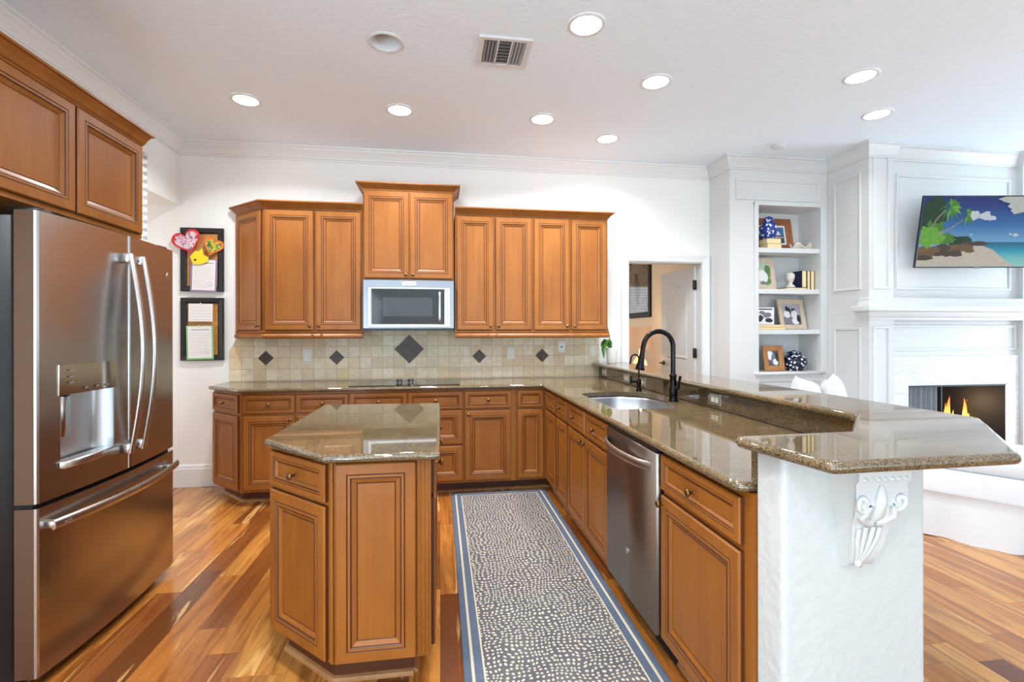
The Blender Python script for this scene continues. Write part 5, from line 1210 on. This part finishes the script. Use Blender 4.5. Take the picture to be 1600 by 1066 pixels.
# ------------------------------------------------------------------ sofa (white slipcovered chaise) with pillows
SA = math.atan2(-.8, .6)
so = thing('sofa', 'white slipcovered chaise sofa beyond the bar', 'sofa', (3.22, 2.80, 0), SA)
def L(mbx): # local coordinates: +x along the visible side, +y away from it
    return mbx
mb = MB(); n = 60; x0, x1, dd = -1.15, 1.15, .72
per = []
for i in range(n + 1): per.append((x0 + (x1 - x0) * i / n, 0))
for i in range(1, 25): per.append((x1, dd * i / 24))
for i in range(1, n + 1): per.append((x1 - (x1 - x0) * i / n, dd))
for i in range(1, 24): per.append((x0, dd - dd * i / 24))
cx, cyy = (x0 + x1) / 2, dd / 2
rows = [(.004, .035), (.10, .028), (.22, .012), (.285, .002), (.29, .008), (.30, .010), (.315, .006), (.40, .004), (.43, -.015), (.44, -.05)]
vs = []
for z, o in rows:
    for i, (x, y) in enumerate(per):
        ux = x - cx; uy = y - cyy; l = math.hypot(ux, uy); wv = (.020 * math.sin(i * .55) + .012 * math.sin(i * 1.27 + 1)) * max(0, (.28 - z) / .28)
        vs.append((x + ux / l * (o + wv), y + uy / l * (o + wv), z + (.006 * math.sin(i * .3) if z < .01 else 0) * 1))
m_ = len(per); mb.add(vs, [(k * m_ + i, k * m_ + (i + 1) % m_, (k + 1) * m_ + (i + 1) % m_, (k + 1) * m_ + i) for k in range(len(rows) - 1) for i in range(m_)], 0, True)
mb.add(vs[-m_:], [tuple(range(m_))])
part('skirted_base', mb, LINEN, so, local=True)
mb = MB().slab(round_poly([(-.92, .03), (1.10, .03), (1.10, .69), (-.92, .69)], .08, 5), .436, .56, .05, seg=5); part('seat_cushion', mb, LINEN, so, local=True)
mb = MB().slab(round_poly([(-1.16, .0), (-.94, .0), (-.94, .72), (-1.16, .72)], .08, 5), .437, .84, .09, seg=5); part('backrest', mb, LINEN, so, local=True)
def cushion(w, h, t, n=14):
    mb = MB(); top = []; bot = []
    for j in range(n + 1):
        for i in range(n + 1):
            u = i / n * 2 - 1; v_ = j / n * 2 - 1; th = t * ((1 - u ** 4) * (1 - v_ ** 4)) ** .55
            pin = 1 - .10 * (1 - abs(u) ** 2) * abs(v_) ** 3 ; pin2 = 1 - .10 * (1 - abs(v_) ** 2) * abs(u) ** 3
            top.append((u * w / 2 * pin2, -th, v_ * h / 2 * pin)); bot.append((u * w / 2 * pin2, th, v_ * h / 2 * pin))
    q = n + 1; fs = [(j * q + i, j * q + i + 1, (j + 1) * q + i + 1, (j + 1) * q + i) for j in range(n) for i in range(n)]
    mb.add(top, fs, 0, True); mb.add(bot, [f[::-1] for f in fs], 0, True); return mb
def pillow(label, loc, rz, rx, ry, w, h, t):
    o = single('throw_pillow', cushion(w, h, t), LINEN, label, 'pillow', 'white pillows on the sofa'); o.location = loc; o.rotation_euler = (rx, ry, rz); return o
pillow('larger white pillow leaning on the sofa back beneath the bookcase', (2.885, 3.44, .775), .644, -.22, .16, .46, .42, .085)
pillow('smaller pointed white pillow at the right end of the sofa back', (3.245, 3.575, .775), .644, -.22, -.12, .32, .42, .075)

# plant at the end of the bar
pl = thing('potted_orchid', 'white pot with a broad green leaf and thin stem on the bar end', 'plant', (1.618, 4.44, 1.052))
part('pot', MB().lathe([(.040, 1.0525), (.044, 1.06), (.056, 1.19), (.058, 1.20), (.052, 1.20), (.050, 1.185), (.0001, 1.18)], (1.625, 4.44, 0), n=24), CERAMW, pl)
GL = plain('waxy_leaf', lin((72, 130, 46)), .3)
def leaf(pts, wid, name='leaf'):
    mb = MB(); vs = []; n = len(pts)
    for i, p in enumerate(pts):
        t_ = i / (n - 1); w_ = wid * math.sin(PI * min(.97, .08 + t_ * .9)) ; p = Vector(p); vs += [p + V(-w_ * .6, w_ * .5, 0), p + V(0, 0, -.006), p + V(w_ * .6, -w_ * .5, 0)]
    mb.add(vs, [(3 * i + k, 3 * i + 3 + k, 3 * i + 4 + k, 3 * i + 1 + k) for i in range(n - 1) for k in (0, 1)], 0, True); o = part(name, mb, GL, pl); o.modifiers.new('thick', 'SOLIDIFY').thickness = .003
leaf([(1.615, 4.43, 1.185), (1.595, 4.41, 1.255), (1.560, 4.39, 1.285), (1.530, 4.37, 1.25), (1.515, 4.36, 1.18), (1.518, 4.355, 1.11)], .040)
leaf([(1.62, 4.44, 1.185), (1.585, 4.45, 1.24), (1.552, 4.45, 1.262), (1.52, 4.45, 1.22)], .034)
part('flower_stem', MB().tube([(1.618, 4.44, 1.185), (1.606, 4.43, 1.27), (1.585, 4.42, 1.36), (1.558, 4.41, 1.43)], .0035, 8), plain('dark_stem', lin((60, 64, 52)), .6), pl)
part('stake_clip', MB().rbox(1.588, 1.612, 4.42, 4.436, 1.255, 1.275, .004), BLACK, pl)
